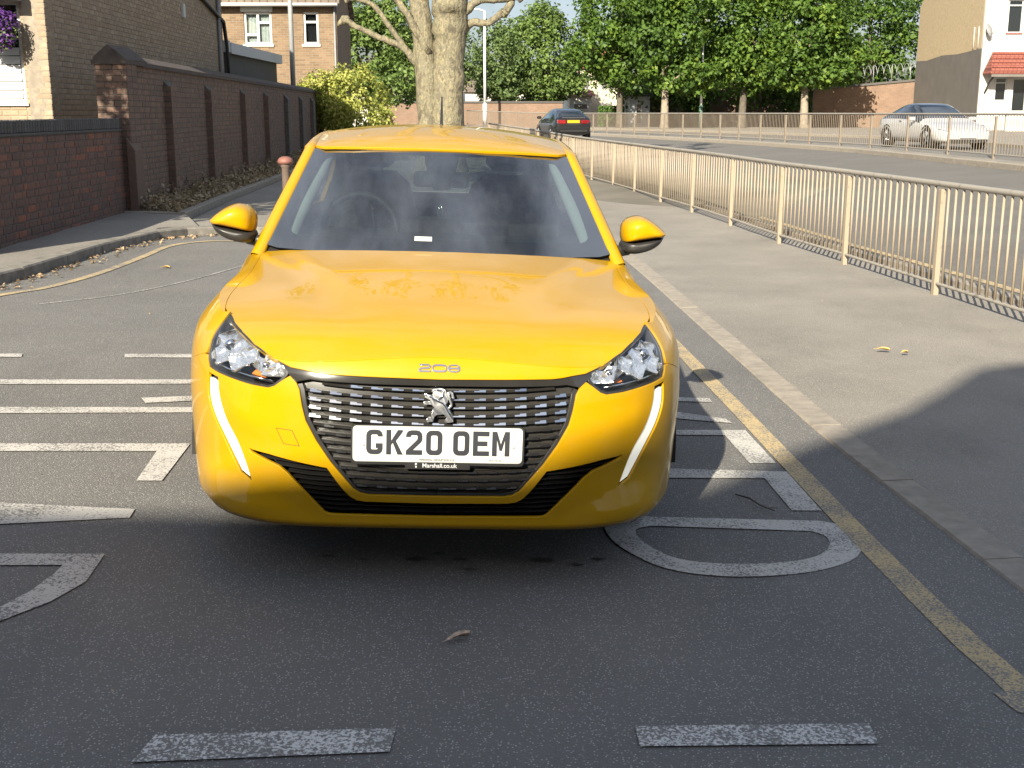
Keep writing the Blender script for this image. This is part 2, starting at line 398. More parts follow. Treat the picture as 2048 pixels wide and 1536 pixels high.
def bumper_disp(u, z):
    au = np.abs(u); d = 0*u
    # crease running out from under the daytime lamp, and a hollow above the lip at each corner
    zl = np.minimum(.232+np.maximum(au-.34, 0)*.42, .345); dd_ = np.clip(zl-z, 0, .10)
    d = d+(.22*(np.sqrt(dd_**2+.00006)-.0077))*sstep(au,.34,.44)*(1-sstep(au,.74,.93))*sstep(z,.192,.262)
    d = d+.004*np.exp(-((z-.217)/.010)**2)*(1-sstep(au,.60,.9))
    d = d+.006*np.exp(-((z-(.50+.22*(au-.45)))/.05)**2)*sstep(au,.42,.60)*(1-sstep(au,.64,.74))
    return d
panel('front_bumper', sym(half), [int_hole, DRL, mirror(DRL)], S, 'yellow_paint', car, .022, disp=bumper_disp, flange=.011, lip=.004)
# bonnet front panel between bonnet seam and grille
def seam_z(u):
    lo, hi = .60, .90
    for _ in range(40):
        z_ = (lo+hi)/2; x, y, _z = S(u, z_)
        if ZH(x, y) > z_: lo = z_
        else: hi = z_
    return lo
us = np.linspace(0, .53, 18)
seam_front = [(u_, seam_z(u_)-.0040) for u_ in us]
hf = [p for p in reversed(HOODLOW)]+[(.53, .728)]+[p for p in reversed(seam_front)]
panel('bonnet_front_panel', sym([(float(a), float(b)) for a, b in hf]), [], S, 'yellow_paint', car, .022, lip=.003, flange=.02)
# bonnet
seam_side = []
u0 = .854
for y_ in np.linspace(.40, 1.36, 20):
    lo, hi = .70, .96
    for _ in range(40):
        z_ = (lo+hi)/2; x, y, _z = S(u_at(y_, z_), z_)
        if ZH(x, y) > z_: lo = z_
        else: hi = z_
    seam_side.append((float(x), float(y_), lo))
fx = [(float(S(u_, z_)[0]), float(S(u_, z_)[1])) for u_, z_ in seam_front]
hl_top = [(float(S(u_, z_)[0]), float(S(u_, z_)[1])) for u_, z_ in [(.553,.738),(.619,.761),(.699,.786),(.790,.806),(.848,.818)]]
cowl = [(.715,1.385),(.66,1.365),(.54,1.295),(.36,1.235),(.18,1.205),(0,1.195)]
xs_ = tab([(.36,.700),(.42,.712),(.5,.722),(.6,.728),(.8,.722),(.95,.714),(1.2,.720),(1.40,.722)])
bonnet_half = [(a, b+.003) for a, b in fx]+[(a-.002, b+.002) for a, b in hl_top]+[(float(xs_(b))-.002, b) for a, b, _ in seam_side[1:]]+cowl
panel('bonnet', sym(bonnet_half), [], HOOD, 'yellow_paint', car, .03, flange=.02, lip=.003)
for s in (1, -1):
    mr = (lambda P: P) if s > 0 else mirror
    st_ = [(float(xs_(b))+.002, b) for a, b, _ in seam_side]+[(.724,1.40),(.745,1.40)]+[(a-.001, b) for a, b, _ in reversed(seam_side)]
    panel('wing_top', mr(st_)[::-1] if s > 0 else mr(st_), [], HOOD, 'yellow_paint', car, .02, flange=.015, lip=.002)
    fu = arch(ARY, 125, -18)
    sea = [(u_at(y_, z_), z_) for x_, y_, z_ in seam_side]
    fender = [(.884,.693),(.862,.700),(.862,.738),(.862,.79),(.860,.822)]+sea+[(u_at(1.50,.93),.93),(u_at(1.42,.88),.88),(u_at(1.36,.72),.72),(u_at(1.34,.45),.45),(u_at(1.34,.20),.20)]+[(u_at(1.18,.2),.2)]+fu[::-1]+[(.972,.671)]
    panel('front_wing', mr([(float(a), float(b)) for a, b in fender]), [], S, 'yellow_paint', car, .035, flange=.02)
    for nm, ya, yb in (('front_door', 1.348, 2.47), ('rear_door', 2.478, 3.25)):
        P = [(u_at(ya+(.0 if nm == 'rear_door' else 0), .25),.25),(u_at(yb, .25),.25)] if nm == 'front_door' else [(u_at(ya,.25),.25),(u_at(2.98,.25),.25)]+arch(3.37, 189, 130)
        P = P+[(u_at(yb,.60),.62),(u_at(yb+.02,.93),.93)]+([(u_at(1.508,.93),.93),(u_at(1.428,.88),.88),(u_at(1.368,.72),.72)] if nm == 'front_door' else [(u_at(ya,.93),.93)])
        dr = panel(nm, mr([(float(a), float(b)) for a, b in P]), [], S, 'yellow_paint', car, .06, flange=.02)
        hx = float(S(u_at(yb-.16,.83),.83)[0]); MB().tube([(s*(hx+.004), yb-.27, .83), (s*(hx+.03), yb-.24, .832), (s*(hx+.03), yb-.10, .832), (s*(hx+.004), yb-.07, .83)], .012).build('door_handle', 'yellow_paint', dr)
    P = [(u_at(1.35,.19),.19),(u_at(3.0,.19),.19),(u_at(3.0,.243),.243),(u_at(1.35,.243),.243)]
    panel('sill', mr(P), [], S, 'satin_black', car, .06, flange=.02)
    P = arch(3.37, 130, -18)+[(u_at(3.8,.2),.2),(UE-.004,.2),(UE-.004,.94),(u_at(3.27,.93),.93),(u_at(3.258,.62),.62)]
    panel('rear_quarter', mr([(float(a), float(b)) for a, b in P]), [], S, 'yellow_paint', car, .06, flange=.02)
    panel('tail_lamp', mr([(u_at(3.72,.74),.74),(UE-.35,.74),(UE-.35,.86),(u_at(3.62,.86),.86)]), [], S, 'red_lamp', car, .05, off=.006, flange=.01)
    # wheels
    for cy in (.83, 3.37):
        w = empty('wheel', (s*(.695 if cy < 1 else .755), cy, .312), parent=car)
        MB().lathe([(.205,-.09),(.225,-.097),(.29,-.098),(.308,-.085),(.312,-.05),(.312,.05),(.308,.085),(.29,.098),(.225,.097),(.205,.09)], axis='x', n=40).build('tyre', 'rubber', w)
        rim = MB().lathe([(.0,.05*s),(.05,.055*s),(.06,.05*s)], axis='x', n=20)
        for k in range(5):
            a = 2*math.pi*k/5; rim.tube([(.05*s, .04*math.cos(a), .04*math.sin(a)), (.06*s, .12*math.cos(a), .12*math.sin(a)), (.07*s, .2*math.cos(a), .2*math.sin(a))], [.028,.022,.03], 6)
        rim.lathe([(.215,-.09),(.205,-.05),(.205,.07),(.22,.088)], axis='x', n=40).build('rim', 'alloy', w)
    for cy in (.83, 3.37):
        lin = MB()
        for k in range(14):
            a0, a1 = math.pi*k/14, math.pi*(k+1)/14
            p = [(s*xx, cy+.352*math.cos(a), .30+.352*math.sin(a)) for xx, a in ((.845,a0),(.845,a1),(.50,a1),(.50,a0))]; lin.add(p, [(0,1,2,3)])
        lin.build('wheel_arch_liner', 'void_black', car)

# engine-bay / floor shell that closes the body from below
fl = MB(); fl.box(-.46,.46,.14,.44,.20,.62); fl.box(-.60,.60,.44,3.9,.20,.50); fl.box(-.74,.74,1.24,2.95,.22,.60); fl.box(-.52,.52,.5,1.3,.5,.78); fl.box(-.70,.70,3.0,3.85,.55,.86)
fl.build('floor_pan', 'void_black', car)

# ---- grille
gr_poly = shape([(0,.3135)]+GR[::-1][1:-1]+[(.440,.657),(.436,.664),(.40,.672),(.36,.669),(.2,.666),(0,.664)])
grille = panel('grille', gr_poly, [], S, 'mesh_black', car, .03, off=-.030, flange=0)
rows = np.arange(.652, .325, -.0258)
gp = np.array(gr_poly)
def near_in(u_, z_, poly, d=.014):
    q = np.array([[u_, z_]]); return inside(q, poly)[0] or segdist(q, poly)[0] < d
def rowz(z0, u): return z0+.020*(u/.42)**2
for z0 in rows:
    seg = []
    for u_ in np.linspace(-.452, .452, 61):
        z_ = rowz(z0, u_)
        if z_ < .668 and near_in(u_, z_, gp): seg.append((u_, z_))
    if len(seg) < 3: continue
    b = MB(); V = []
    for u_, z_ in seg:
        for dz, of in ((-.0075,-.029),(-.0075,-.012),(-.0055,-.0105),(.001,-.018),(.001,-.029)):
            p_, n_ = surf_normal(S, np.array([u_]), np.array([z_+dz])); V.append(tuple(p_[0]+n_[0]*of))
    n5 = 5; F = [(i*n5+j, (i+1)*n5+j, (i+1)*n5+(j+1) % n5, i*n5+(j+1) % n5) for i in range(len(seg)-1) for j in range(n5)]
    b.add(V, F, 0., False).build('grille_bar', 'gloss_black', grille)
# stepped chrome tabs on the bars
def dash_mesh(flipx):
    P = [(-.018,-.0030),(.018,-.0030),(.018,.0005),(.003,.0007),(.001,.0028),(-.018,.0032)]
    if flipx: P = [(-a, b) for a, b in reversed(P)]
    m_ = MB().prism(P, lambda q: (q[0], .004, q[1]), lambda q: (q[0], -.004, q[1]))
    return pymesh('grille_tab', m_.v, m_.f)
dash = {}
for k_, mm in (('c', 'chrome'), ('d', 'darkened_chrome')):  # lower tabs take the darker copy: their shade is put into the colour
    for fx_ in (0, 1):
        me = dash_mesh(fx_); me.materials.append(mat(mm)); dash[(k_, fx_)] = me
plate_box = (-.275, .275, .415, .5405)
for ri, z0 in enumerate(rows):
    for ci in range(-7, 8):
        u_ = (ci)*.0632
        if ri >= 5: u_ += .018*(1 if ri % 2 else -1)*(1 if ci > 0 else -1)
        z_ = rowz(z0, u_)-.003
        if abs(u_) < .05 and z_ > .55: continue
        if plate_box[0]-.022 < u_ < plate_box[1]+.022 and plate_box[2]-.008 < z_ < plate_box[3]+.004: continue
        q = np.array([[u_-.02, z_], [u_+.02, z_], [u_, z_+.008], [u_, z_-.010]])
        if not inside(q, gp).all(): continue
        p_, n_ = surf_normal(S, np.array([u_]), np.array([z_])); n_ = Vector(n_[0]); pos = Vector(p_[0])+n_*(-.0105)
        sz = 1.0 if ri < 5 else .85
        o = link_mesh('grille_tab', dash[('c' if ri < 5 else 'd', 1 if u_ > 0 else 0)], None, grille)
        yv = -n_; xv = Vector((0, 0, 1)).cross(n_).normalized()*-1; xv = n_.cross(Vector((0,0,1))).normalized()*-1
        xv = Vector((0,0,1)).cross(n_).normalized(); zv = xv.cross(yv).normalized()
        Mx = Matrix((xv, yv, zv)).transposed().to_4x4()
        if Mx.to_3x3().determinant() < 0: Mx = Matrix((-xv, yv, zv)).transposed().to_4x4()
        thick = 1+.8*max(0, abs(ci)-1)/5
        o.matrix_local = Matrix.Translation(pos) @ Mx @ Matrix.Rotation(-.06*ci/6, 4, 'Y') @ Matrix.Rotation(R(-24 if ri < 5 else -8), 4, 'X') @ Matrix.Diagonal((sz, 1, thick*(.75 if ri >= 5 else 1), 1))
sur_in = [(a*.965, b+(.008 if b < .33 else .002)) for a, b in GR[:-1]]
for s in (1, -1):
    P = [(s*(a+.003), b-.002) for a, b in GR]+[(s*a, b) for a, b in ([(0.0,.323)]+sur_in[::-1])]
    if sum(P[i][0]*P[(i+1) % len(P)][1]-P[(i+1) % len(P)][0]*P[i][1] for i in range(len(P))) < 0: P = P[::-1]
    panel('grille_surround', P, [], S, 'satin_black', car, .02, off=-.0085, flange=.02)
# gloss trim above the grille, running out to the lamps
tr = [(0,.6665),(.2,.668),(.36,.6715),(.40,.6745),(.437,.6665),(.444,.664),(.464,.680),(.476,.690),(.506,.719)]+HOODLOW[1:-1]+[(0,.684)]
panel('grille_trim', shape(tr), [], S, 'gloss_black', car, .025, off=-.006, flange=.02)
panel('grille_lining', shape([(0,.300),(.24,.303),(.29,.34),(.345,.41),(.39,.475),(.425,.545),(.45,.65),(.45,.70),(0,.70)]), [], S, 'void_black', car, .05, off=-.045, flange=0)
# ---- lower intake
intake = panel('lower_intake', shape([(0,.30)]+[(a, b) for a, b in FR[::-1][1:]]+[(a, b+.004) for a, b in INT_TOP[::-1][1:]]+[(a, b-.006) for a, b in INT_BOT[1:]]), [], S, 'void_black', car, .04, off=-.05, flange=0)
ih = np.array(int_hole)
for k in range(12):
    z0 = .256+k*.0155; seg = []; runs = []
    for u_ in np.linspace(-.60, .60, 81):
        z_ = z0+.012*abs(u_)+.03*max(0, abs(u_)-.3)
        if near_in(u_, z_, ih, .008): seg.append((u_, z_))
        else:
            if len(seg) > 2: runs.append(seg)
            seg = []
    if len(seg) > 2: runs.append(seg)
    for seg in runs:
        V = []
        for u_, z_ in seg:
            for dz, of in ((-.002,-.05),(-.002,-.022),(.002,-.020),(.0035,-.05)):
                p_, n_ = surf_normal(S, np.array([u_]), np.array([z_+dz])); V.append(tuple(p_[0]+n_[0]*(of+.0015*math.sin(u_*60+k))))
        F = [(i*4+j, (i+1)*4+j, (i+1)*4+(j+1) % 4, i*4+(j+1) % 4) for i in range(len(seg)-1) for j in range(4)]
        MB().add(V, F).build('intake_slat', 'satin_black', intake)
# ---- lamps
drl_in = spline([(.762,.619),(.749,.576),(.713,.512),(.659,.440),(.612,.347)], 5)+spline([(.642,.360),(.711,.450),(.772,.518),(.806,.577),(.811,.627)], 5)
for s in (1, -1):
    mr = (lambda P: [(float(a), float(b)) for a, b in P]) if s > 0 else (lambda P: [(-float(a), float(b)) for a, b in P])
    h = empty('headlight', parent=car)
    panel('lens', mr(HL), [], S, 'lens_clear', h, .03, off=-.001, flange=0)
    c0 = np.mean(HL, 0)
    rim_in = [(a+(c0[0]-a)*.035, b+(c0[1]-b)*.06) for a, b in HL]
    panel('bezel', mr(HL), [mr(rim_in)], S, 'satin_black', h, .02, off=-.006, flange=.05)
    panel('housing', mr([(a+(a-c0[0])*.03, b+(b-c0[1])*.05) for a, b in HL]), [], S, 'satin_black', h, .03, off=-.07, flange=0)
    ref1 = [(.850,.812),(.788,.802),(.697,.781),(.626,.759),(.620,.700),(.636,.688),(.700,.686),(.780,.690),(.830,.690),(.849,.730)]
    ref2 = [(.617,.752),(.560,.733),(.512,.716),(.484,.690),(.490,.678),(.530,.676),(.575,.682),(.612,.694)]
    rs = np.random.RandomState(3)
    ph = rs.uniform(0, 6, 8)
    def crumple(u, z):
        au = np.abs(u)
        return -(z-.72)*.26+.009*np.sin(au*55+z*40+ph[0])*np.sin(z*75+ph[1])+.006*np.sin(au*85-z*60+ph[2])+.004*np.sign(np.sin(au*60+z*80+ph[3]))
    panel('reflector', mr(ref1), [], S, 'reflector', h, .014, off=-.018, flange=.01, disp=crumple)
    panel('reflector', mr(ref2), [], S, 'reflector', h, .014, off=-.018, flange=.01, disp=crumple)
    panel('indicator', mr([(.590,.680),(.618,.686),(.632,.672),(.572,.666)]), [], S, 'amber', h, .02, off=-.040, flange=.01)
    for cu, cz, rr in ((.742,.742,.020),(.560,.702,.014)):
        p_, n_ = surf_normal(S, np.array([s*cu]), np.array([cz])); p_ = p_[0]-n_[0]*.018
        MB().lathe([(.0001,.0),(rr*.6,.004),(rr,-.006),(rr*.95,-.02)], c=tuple(p_), n=20, axis='y').build('bulb_cap', 'chrome', h)
    MB().tube([tuple(np.array(S(s*u_, z_))+np.array([0,.020,0])) for u_, z_ in ((.525,.655),(.60,.660),(.70,.668),(.785,.676))], .0035, 6).build('light_guide', 'chrome', h)
    p_ = [tuple(np.array(S(s*u_, z_))+np.array([-s*.01,.020,0])) for u_, z_ in ((.822,.668),(.838,.70),(.840,.76))]
    MB().tube(p_, .006, 6).build('light_guide', 'chrome', h)
    d = empty('daytime_lamp', parent=car)
    panel('lamp_strip', mr(drl_in), [], S, 'lamp_lit', d, .018, off=-.004, flange=.01)
    panel('lamp_recess', mr([(a+(.003 if False else 0), b) for a, b in DRL]), [], S, 'satin_black', d, .02, off=-.022, flange=0)
# towing eye cover: a thin seam
tw = [(-.502,.517),(-.449,.514),(-.426,.464),(-.479,.468)]
tw2 = [(a+(-.467-a)*.06, b+(.491-b)*.06) for a, b in tw]
panel('towing_cover_seam', tw, [tw2], S, 'satin_black', car, .02, off=.0008, flange=0, disp=bumper_disp)
# ---- number plate
plate = MB()
pw, phh = .26, .0555
PZ, PY = .486, -.004
rc = .012
def rrect(w, h, r, n=5):
    out = []
    for cx_, cz_, a0 in ((w-r, h-r, 0), (-w+r, h-r, 90), (-w+r, -h+r, 180), (w-r, -h+r, 270)):
        for k in range(n+1):
            a = R(a0+90*k/n); out.append((cx_+r*math.cos(a), cz_+r*math.sin(a)))
    return out
npl = empty('number_plate', (0, PY, PZ), (R(-3), 0, 0), car)
MB().prism([(-a, b) for a, b in rrect(pw, phh, rc)], lambda q: (q[0], -.001, q[1]), lambda q: (q[0], -.006, q[1])).build('plate_face', 'plate_white', npl)
MB().prism([(-a, b) for a, b in rrect(pw+.006, phh+.006, rc)]+[], lambda q: (q[0], .02, q[1]-.004), lambda q: (q[0], -.002, q[1]-.004)).build('plate_holder', 'satin_black', npl)
MB().box(-.10,.10,-.004,.02,-.078,-.058).build('plate_holder', 'satin_black', npl)
def ring(w, h, st, r):
    return rrect(w/2, h/2, r), rrect(w/2-st, h/2-st, max(r-st*.75, .003))
def flat(name, poly, holes, y, m, parent, step=.012, depth=.0012):
    return panel(name, poly, holes, lambda a, b: (a+0*b, y+0*a, b+0*a), m, parent, step, flange=depth, lip=.0002)
LW, LH, ST = .051, .077, .0150
def glyph(ch):
    w, h, s_ = LW/2, LH/2, ST
    if ch in '0O': o, i = ring(LW, LH, s_, .017); return [(o, [i])]
    if ch == 'E': return [([(-w,-h),(w,-h),(w,-h+s_),(-w+s_,-h+s_),(-w+s_,-s_/2),(w*.78,-s_/2),(w*.78,s_/2),(-w+s_,s_/2),(-w+s_,h-s_),(w,h-s_),(w,h),(-w,h)], [])]
    if ch == 'M': return [([(-w*1.08,-h),(-w*1.08+s_,-h),(-w*1.08+s_,h*.35),(-.004,-h*.55),(.004,-h*.55),(w*1.08-s_,h*.35),(w*1.08-s_,-h),(w*1.08,-h),(w*1.08,h),(w*1.08-s_,h),(0,-h*.02),(-w*1.08+s_,h),(-w*1.08,h)], [])]
    if ch == 'K': return [([(-w,-h),(-w+s_,-h),(-w+s_,-h*.22),(-w+s_*1.35,-h*.05),(w-s_*1.05,-h),(w+.001,-h),(-w+s_*2.0,h*.10),(w,h*.86),(w,h),(w-s_*1.0,h),(-w+s_,h*.12),(-w+s_,h),(-w,h)], [])]
    if ch == '2':
        o = [(-w,-h),(w,-h),(w,-h+s_),(-w+s_*1.45,-h+s_),(w-.003,.002),(w,.010)]+[(w-.017+.017*math.cos(R(a)), h-.017+.017*math.sin(R(a))) for a in (0,30,60,90)]+[(-w+.017+.017*math.cos(R(a)), h-.017+.017*math.sin(R(a))) for a in (90,120,150,180)]
        o += [(-w,h*.45),(-w+s_,h*.45),(-w+s_,h-s_-.003),(-w+s_+.003,h-s_),(w-s_-.003,h-s_),(w-s_,h-s_-.003),(w-s_,.012),(w-s_-.002,.008),(-w,-h+s_*.85)]
        return [(o, [])]
    if ch == 'G':
        o = [(w,-.004),(w,-h+.017)]+[(w-.017+.017*math.cos(R(a)), -h+.017-.017*math.sin(R(a))) for a in (30,60,90)]+[(-w+.017-.017*math.cos(R(90-a)), -h+.017-.017*math.sin(R(90-a))) for a in (0,30,60,90)]
        o += [(-w+.017-.017*math.cos(R(a)), h-.017+.017*math.sin(R(a))) for a in (0,30,60,90)]+[(w-.017+.017*math.cos(R(a)), h-.017+.017*math.sin(R(a))) for a in (90,60,30,0)]
        o += [(w,h*.45),(w-s_,h*.45),(w-s_,h-s_-.003),(w-s_-.003,h-s_),(-w+s_+.003,h-s_),(-w+s_,h-s_-.003),(-w+s_,-h+s_+.003),(-w+s_+.003,-h+s_),(w-s_-.003,-h+s_),(w-s_,-h+s_+.003),(w-s_,-.004-s_),(.004,-.004-s_),(.004,-.004)]
        return [(o[::-1], [])]
    return []
xc = [-.194,-.133,-.073,-.0115,.0715,.1325,.1935]
for ch, x_ in zip('GK20OEM', xc):
    for o, hs in glyph(ch):
        A = [(a*.98+x_+.0, b*1.0+.006) for a, b in o]; Hs = [[(a*.98+x_, b+.006) for a, b in q] for q in hs]
        if sum(A[i][0]*A[(i+1) % len(A)][1]-A[(i+1) % len(A)][0]*A[i][1] for i in range(len(A))) < 0: A = A[::-1]
        flat('plate_letter', A, Hs, -.0072, 'plate_ink', npl)
for x_ in (-.229, .231): MB().lathe([(.0001,.0105),(.006,.010),(.0075,.007),(.0078,.0055)], c=(x_, 0, -.001), n=14, axis='y').build('plate_screw', 'plate_white', npl)
def text(body, size, loc, m, parent, rot=(R(90), 0, 0), sx=1., ext=.0004, name='lettering', bold=0.):
    cu = bpy.data.curves.new(name, 'FONT'); cu.body = body; cu.size = size; cu.align_x = 'CENTER'; cu.align_y = 'CENTER'; cu.extrude = ext; cu.offset = bold
    tmp = bpy.data.objects.new('tmp_text', cu); COL.objects.link(tmp); me = bpy.data.meshes.new_from_object(tmp.evaluated_get(bpy.context.evaluated_depsgraph_get())); bpy.data.objects.remove(tmp); bpy.data.curves.remove(cu)
    me.name = name; o = link_mesh(name, me, m, parent, loc, rot); o.scale = (sx, 1, 1); return o
text('MARSHALL GROUP 0333 212', .0085, (-.003, -.0068, -.0475), 'plate_ink', npl)
text('BS AU 145e  GK', .0055, (.178, -.0068, -.047), 'plate_ink', npl)
text('Marshall.co.uk', .0185, (.006, -.0046, -.0665), 'holder_text', npl, bold=.0003)
MB().lathe([(.0001,.0055),(.0035,.0052),(.0036,.004)], c=(-.066, 0, -.062), n=10, axis='y').box(-.0685,-.0635,-.0052,-.004,-.073,-.0675).build('lettering', 'holder_text', npl)
# ---- model number in chrome, wide outlined digits
dg = empty('model_badge', parent=car)
def onS(poly, name, m, par, off=.003, holes=()):
    return panel(name, poly, list(holes), S, m, par, .006, off=off, flange=.004, lip=.0006)
def stroke(pts, w):
    a = np.array(pts, float); L = []; Rr = []
    for i in range(len(a)):
        d0 = a[i]-a[max(i-1, 0)]; d1 = a[min(i+1, len(a)-1)]-a[i]
        d0 = d0/max(np.hypot(*d0), 1e-9) if np.hypot(*d0) > 0 else d1/np.hypot(*d1); d1 = d1/np.hypot(*d1) if np.hypot(*d1) > 0 else d0
        n_ = np.array([-(d0+d1)[1], (d0+d1)[0]]); n_ = n_/max(np.hypot(*n_), 1e-9); k = 1/max(.5, n_@np.array([-d1[1], d1[0]]))
        L.append(tuple(a[i]+n_*w/2*k)); Rr.append(tuple(a[i]-n_*w/2*k))
    return Rr+L[::-1]
bz, bh, bw = .7165, .0098, .019
def badge_at(x_, P): return [(x_+a*bw, bz+b*bh) for a, b in P]
D2 = stroke(badge_at(-.045, [(-.9,.9),(.6,.9),(.85,.5),(.6,.05),(-.6,-.05),(-.9,-.4),(-.9,-.9),(.95,-.9)]), .0042)
onS(D2, 'badge_digit', 'darkened_chrome', dg)
def oval(x_, rx, rz, cz=0, n=20): return [(x_+rx*bw*math.copysign(abs(math.cos(t))**.75, math.cos(t)), bz+cz*bh+rz*bh*math.copysign(abs(math.sin(t))**.75, math.sin(t))) for t in np.linspace(0, 2*math.pi, n, endpoint=False)]
onS(oval(0, 1.15, 1.12), 'badge_digit', 'darkened_chrome', dg, holes=[oval(0, .88, .62)])
o8 = [(x_, z_) for x_, z_ in oval(.045, 1.0, 1.12)]
onS(o8, 'badge_digit', 'darkened_chrome', dg, holes=[oval(.045,.72,.27,.50,14), oval(.045,.76,.27,-.45,14)])
# ---- emblem on the grille
em = empty('grille_emblem', parent=car)
def EM(P): # picture px (region 820..1080 x 700..960 at 5.908x) -> (u,z)
    return [((a/5.908+820-876.5)/646.5, .541-((b/5.908+700-853)/621.)) for a, b in P]
body = EM([(165,535),(215,548),(270,565),(300,578),(272,545),(285,515),(258,505),(300,478),(340,474),(395,490),(425,530),(440,580),(430,625),(395,655),(440,690),(475,740),(500,800),(505,845),(460,852),(405,848),(400,825),(430,800),(395,765),(365,755),(330,765),(300,790),(285,845),(205,850),(195,825),(215,800),(255,795),(262,760),(280,715),(305,680),(262,652),(205,655),(162,650),(160,622),(215,618),(250,622),(235,600),(175,572)])
tail = EM([(440,580),(428,545),(435,515),(465,503),(492,520),(510,580),(495,585),(480,545),(462,525),(450,545),(470,600),(490,640),(485,670),(455,698),(440,690),(468,660),(470,635)])
for nm, P in (('emblem_lion', body), ('emblem_lion', tail)):
    A = P
    if sum(A[i][0]*A[(i+1) % len(A)][1]-A[(i+1) % len(A)][0]*A[i][1] for i in range(len(A))) < 0: A = A[::-1]
    panel(nm, A, [], S, 'silver', em, .006, off=.004, flange=.016, lip=.0015, disp=lambda u, z: .0011*np.sin(u*200+z*150))
# ridge highlights on the emblem
ridge = EM([(168,540),(230,560),(300,590),(360,630),(410,670),(450,730),(490,800)])
MB().tube([tuple(np.array(S(a, b))-np.array([0,.006,0])) for a, b in ridge], [.002,.003,.0035,.0035,.0035,.003,.002], 6).build('emblem_ridge', 'chrome', em)
ridge = EM([(275,500),(320,485),(370,500),(350,560),(330,600)])
MB().tube([tuple(np.array(S(a, b))-np.array([0,.006,0])) for a, b in ridge], [.0015,.003,.004,.004,.002], 6).build('emblem_ridge', 'chrome', em)

# ---- glasshouse
zb, zt_ = .938, 1.312
def wedge(z): return float(Xe(z))
ws = [(-x_, z_) for x_, z_ in []]
bot = [(.712,.932),(.66,.924),(.54,.924),(.36,.930),(.18,.936),(0,.940)]
top = [(0,1.322),(.2,1.320),(.4,1.314),(.52,1.308),(wedge(1.30),1.302)]
ws_half = [(0,.940)]+[p for p in reversed(bot)][1:]+[(wedge(z_), z_) for z_ in np.linspace(.95, 1.29, 9)]+top[::-1][0:]
ws_poly = sym([(float(a), float(b)) for a, b in ws_half])
panel('windscreen', ws_poly, [], WIND, 'windscreen_glass', car, .05, flange=0)
inn = [(0,.984),(.3,.980),(.5,.976),(.585,.974)]+spline([(.585,.974),(.615,.985),(.618,1.01),(.595,1.10),(.555,1.20),(.525,1.262),(.495,1.283),(.44,1.292)], 4)+[(.2,1.302),(0,1.303)]
panel('windscreen_border', ws_poly, [sym([(float(a), float(b)) for a, b in inn])], WIND, 'frit', car, .03, off=-.004, flange=0)
# sensor shroud behind the glass
panel('sensor_shroud', [(-.075,1.302),(-.045,1.205),(-.03,1.19),(.03,1.19),(.045,1.205),(.075,1.302)], [], WIND, 'satin_black', car, .03, off=-.012, flange=.03)
panel('bonnet_scuttle', sym([(0,.905),(.36,.902),(.66,.900),(.72,.925),(.705,.94),(.54,.934),(.36,.940),(.18,.946),(0,.950)]), [], WIND, 'satin_black', car, .05, off=-.02, flange=0)
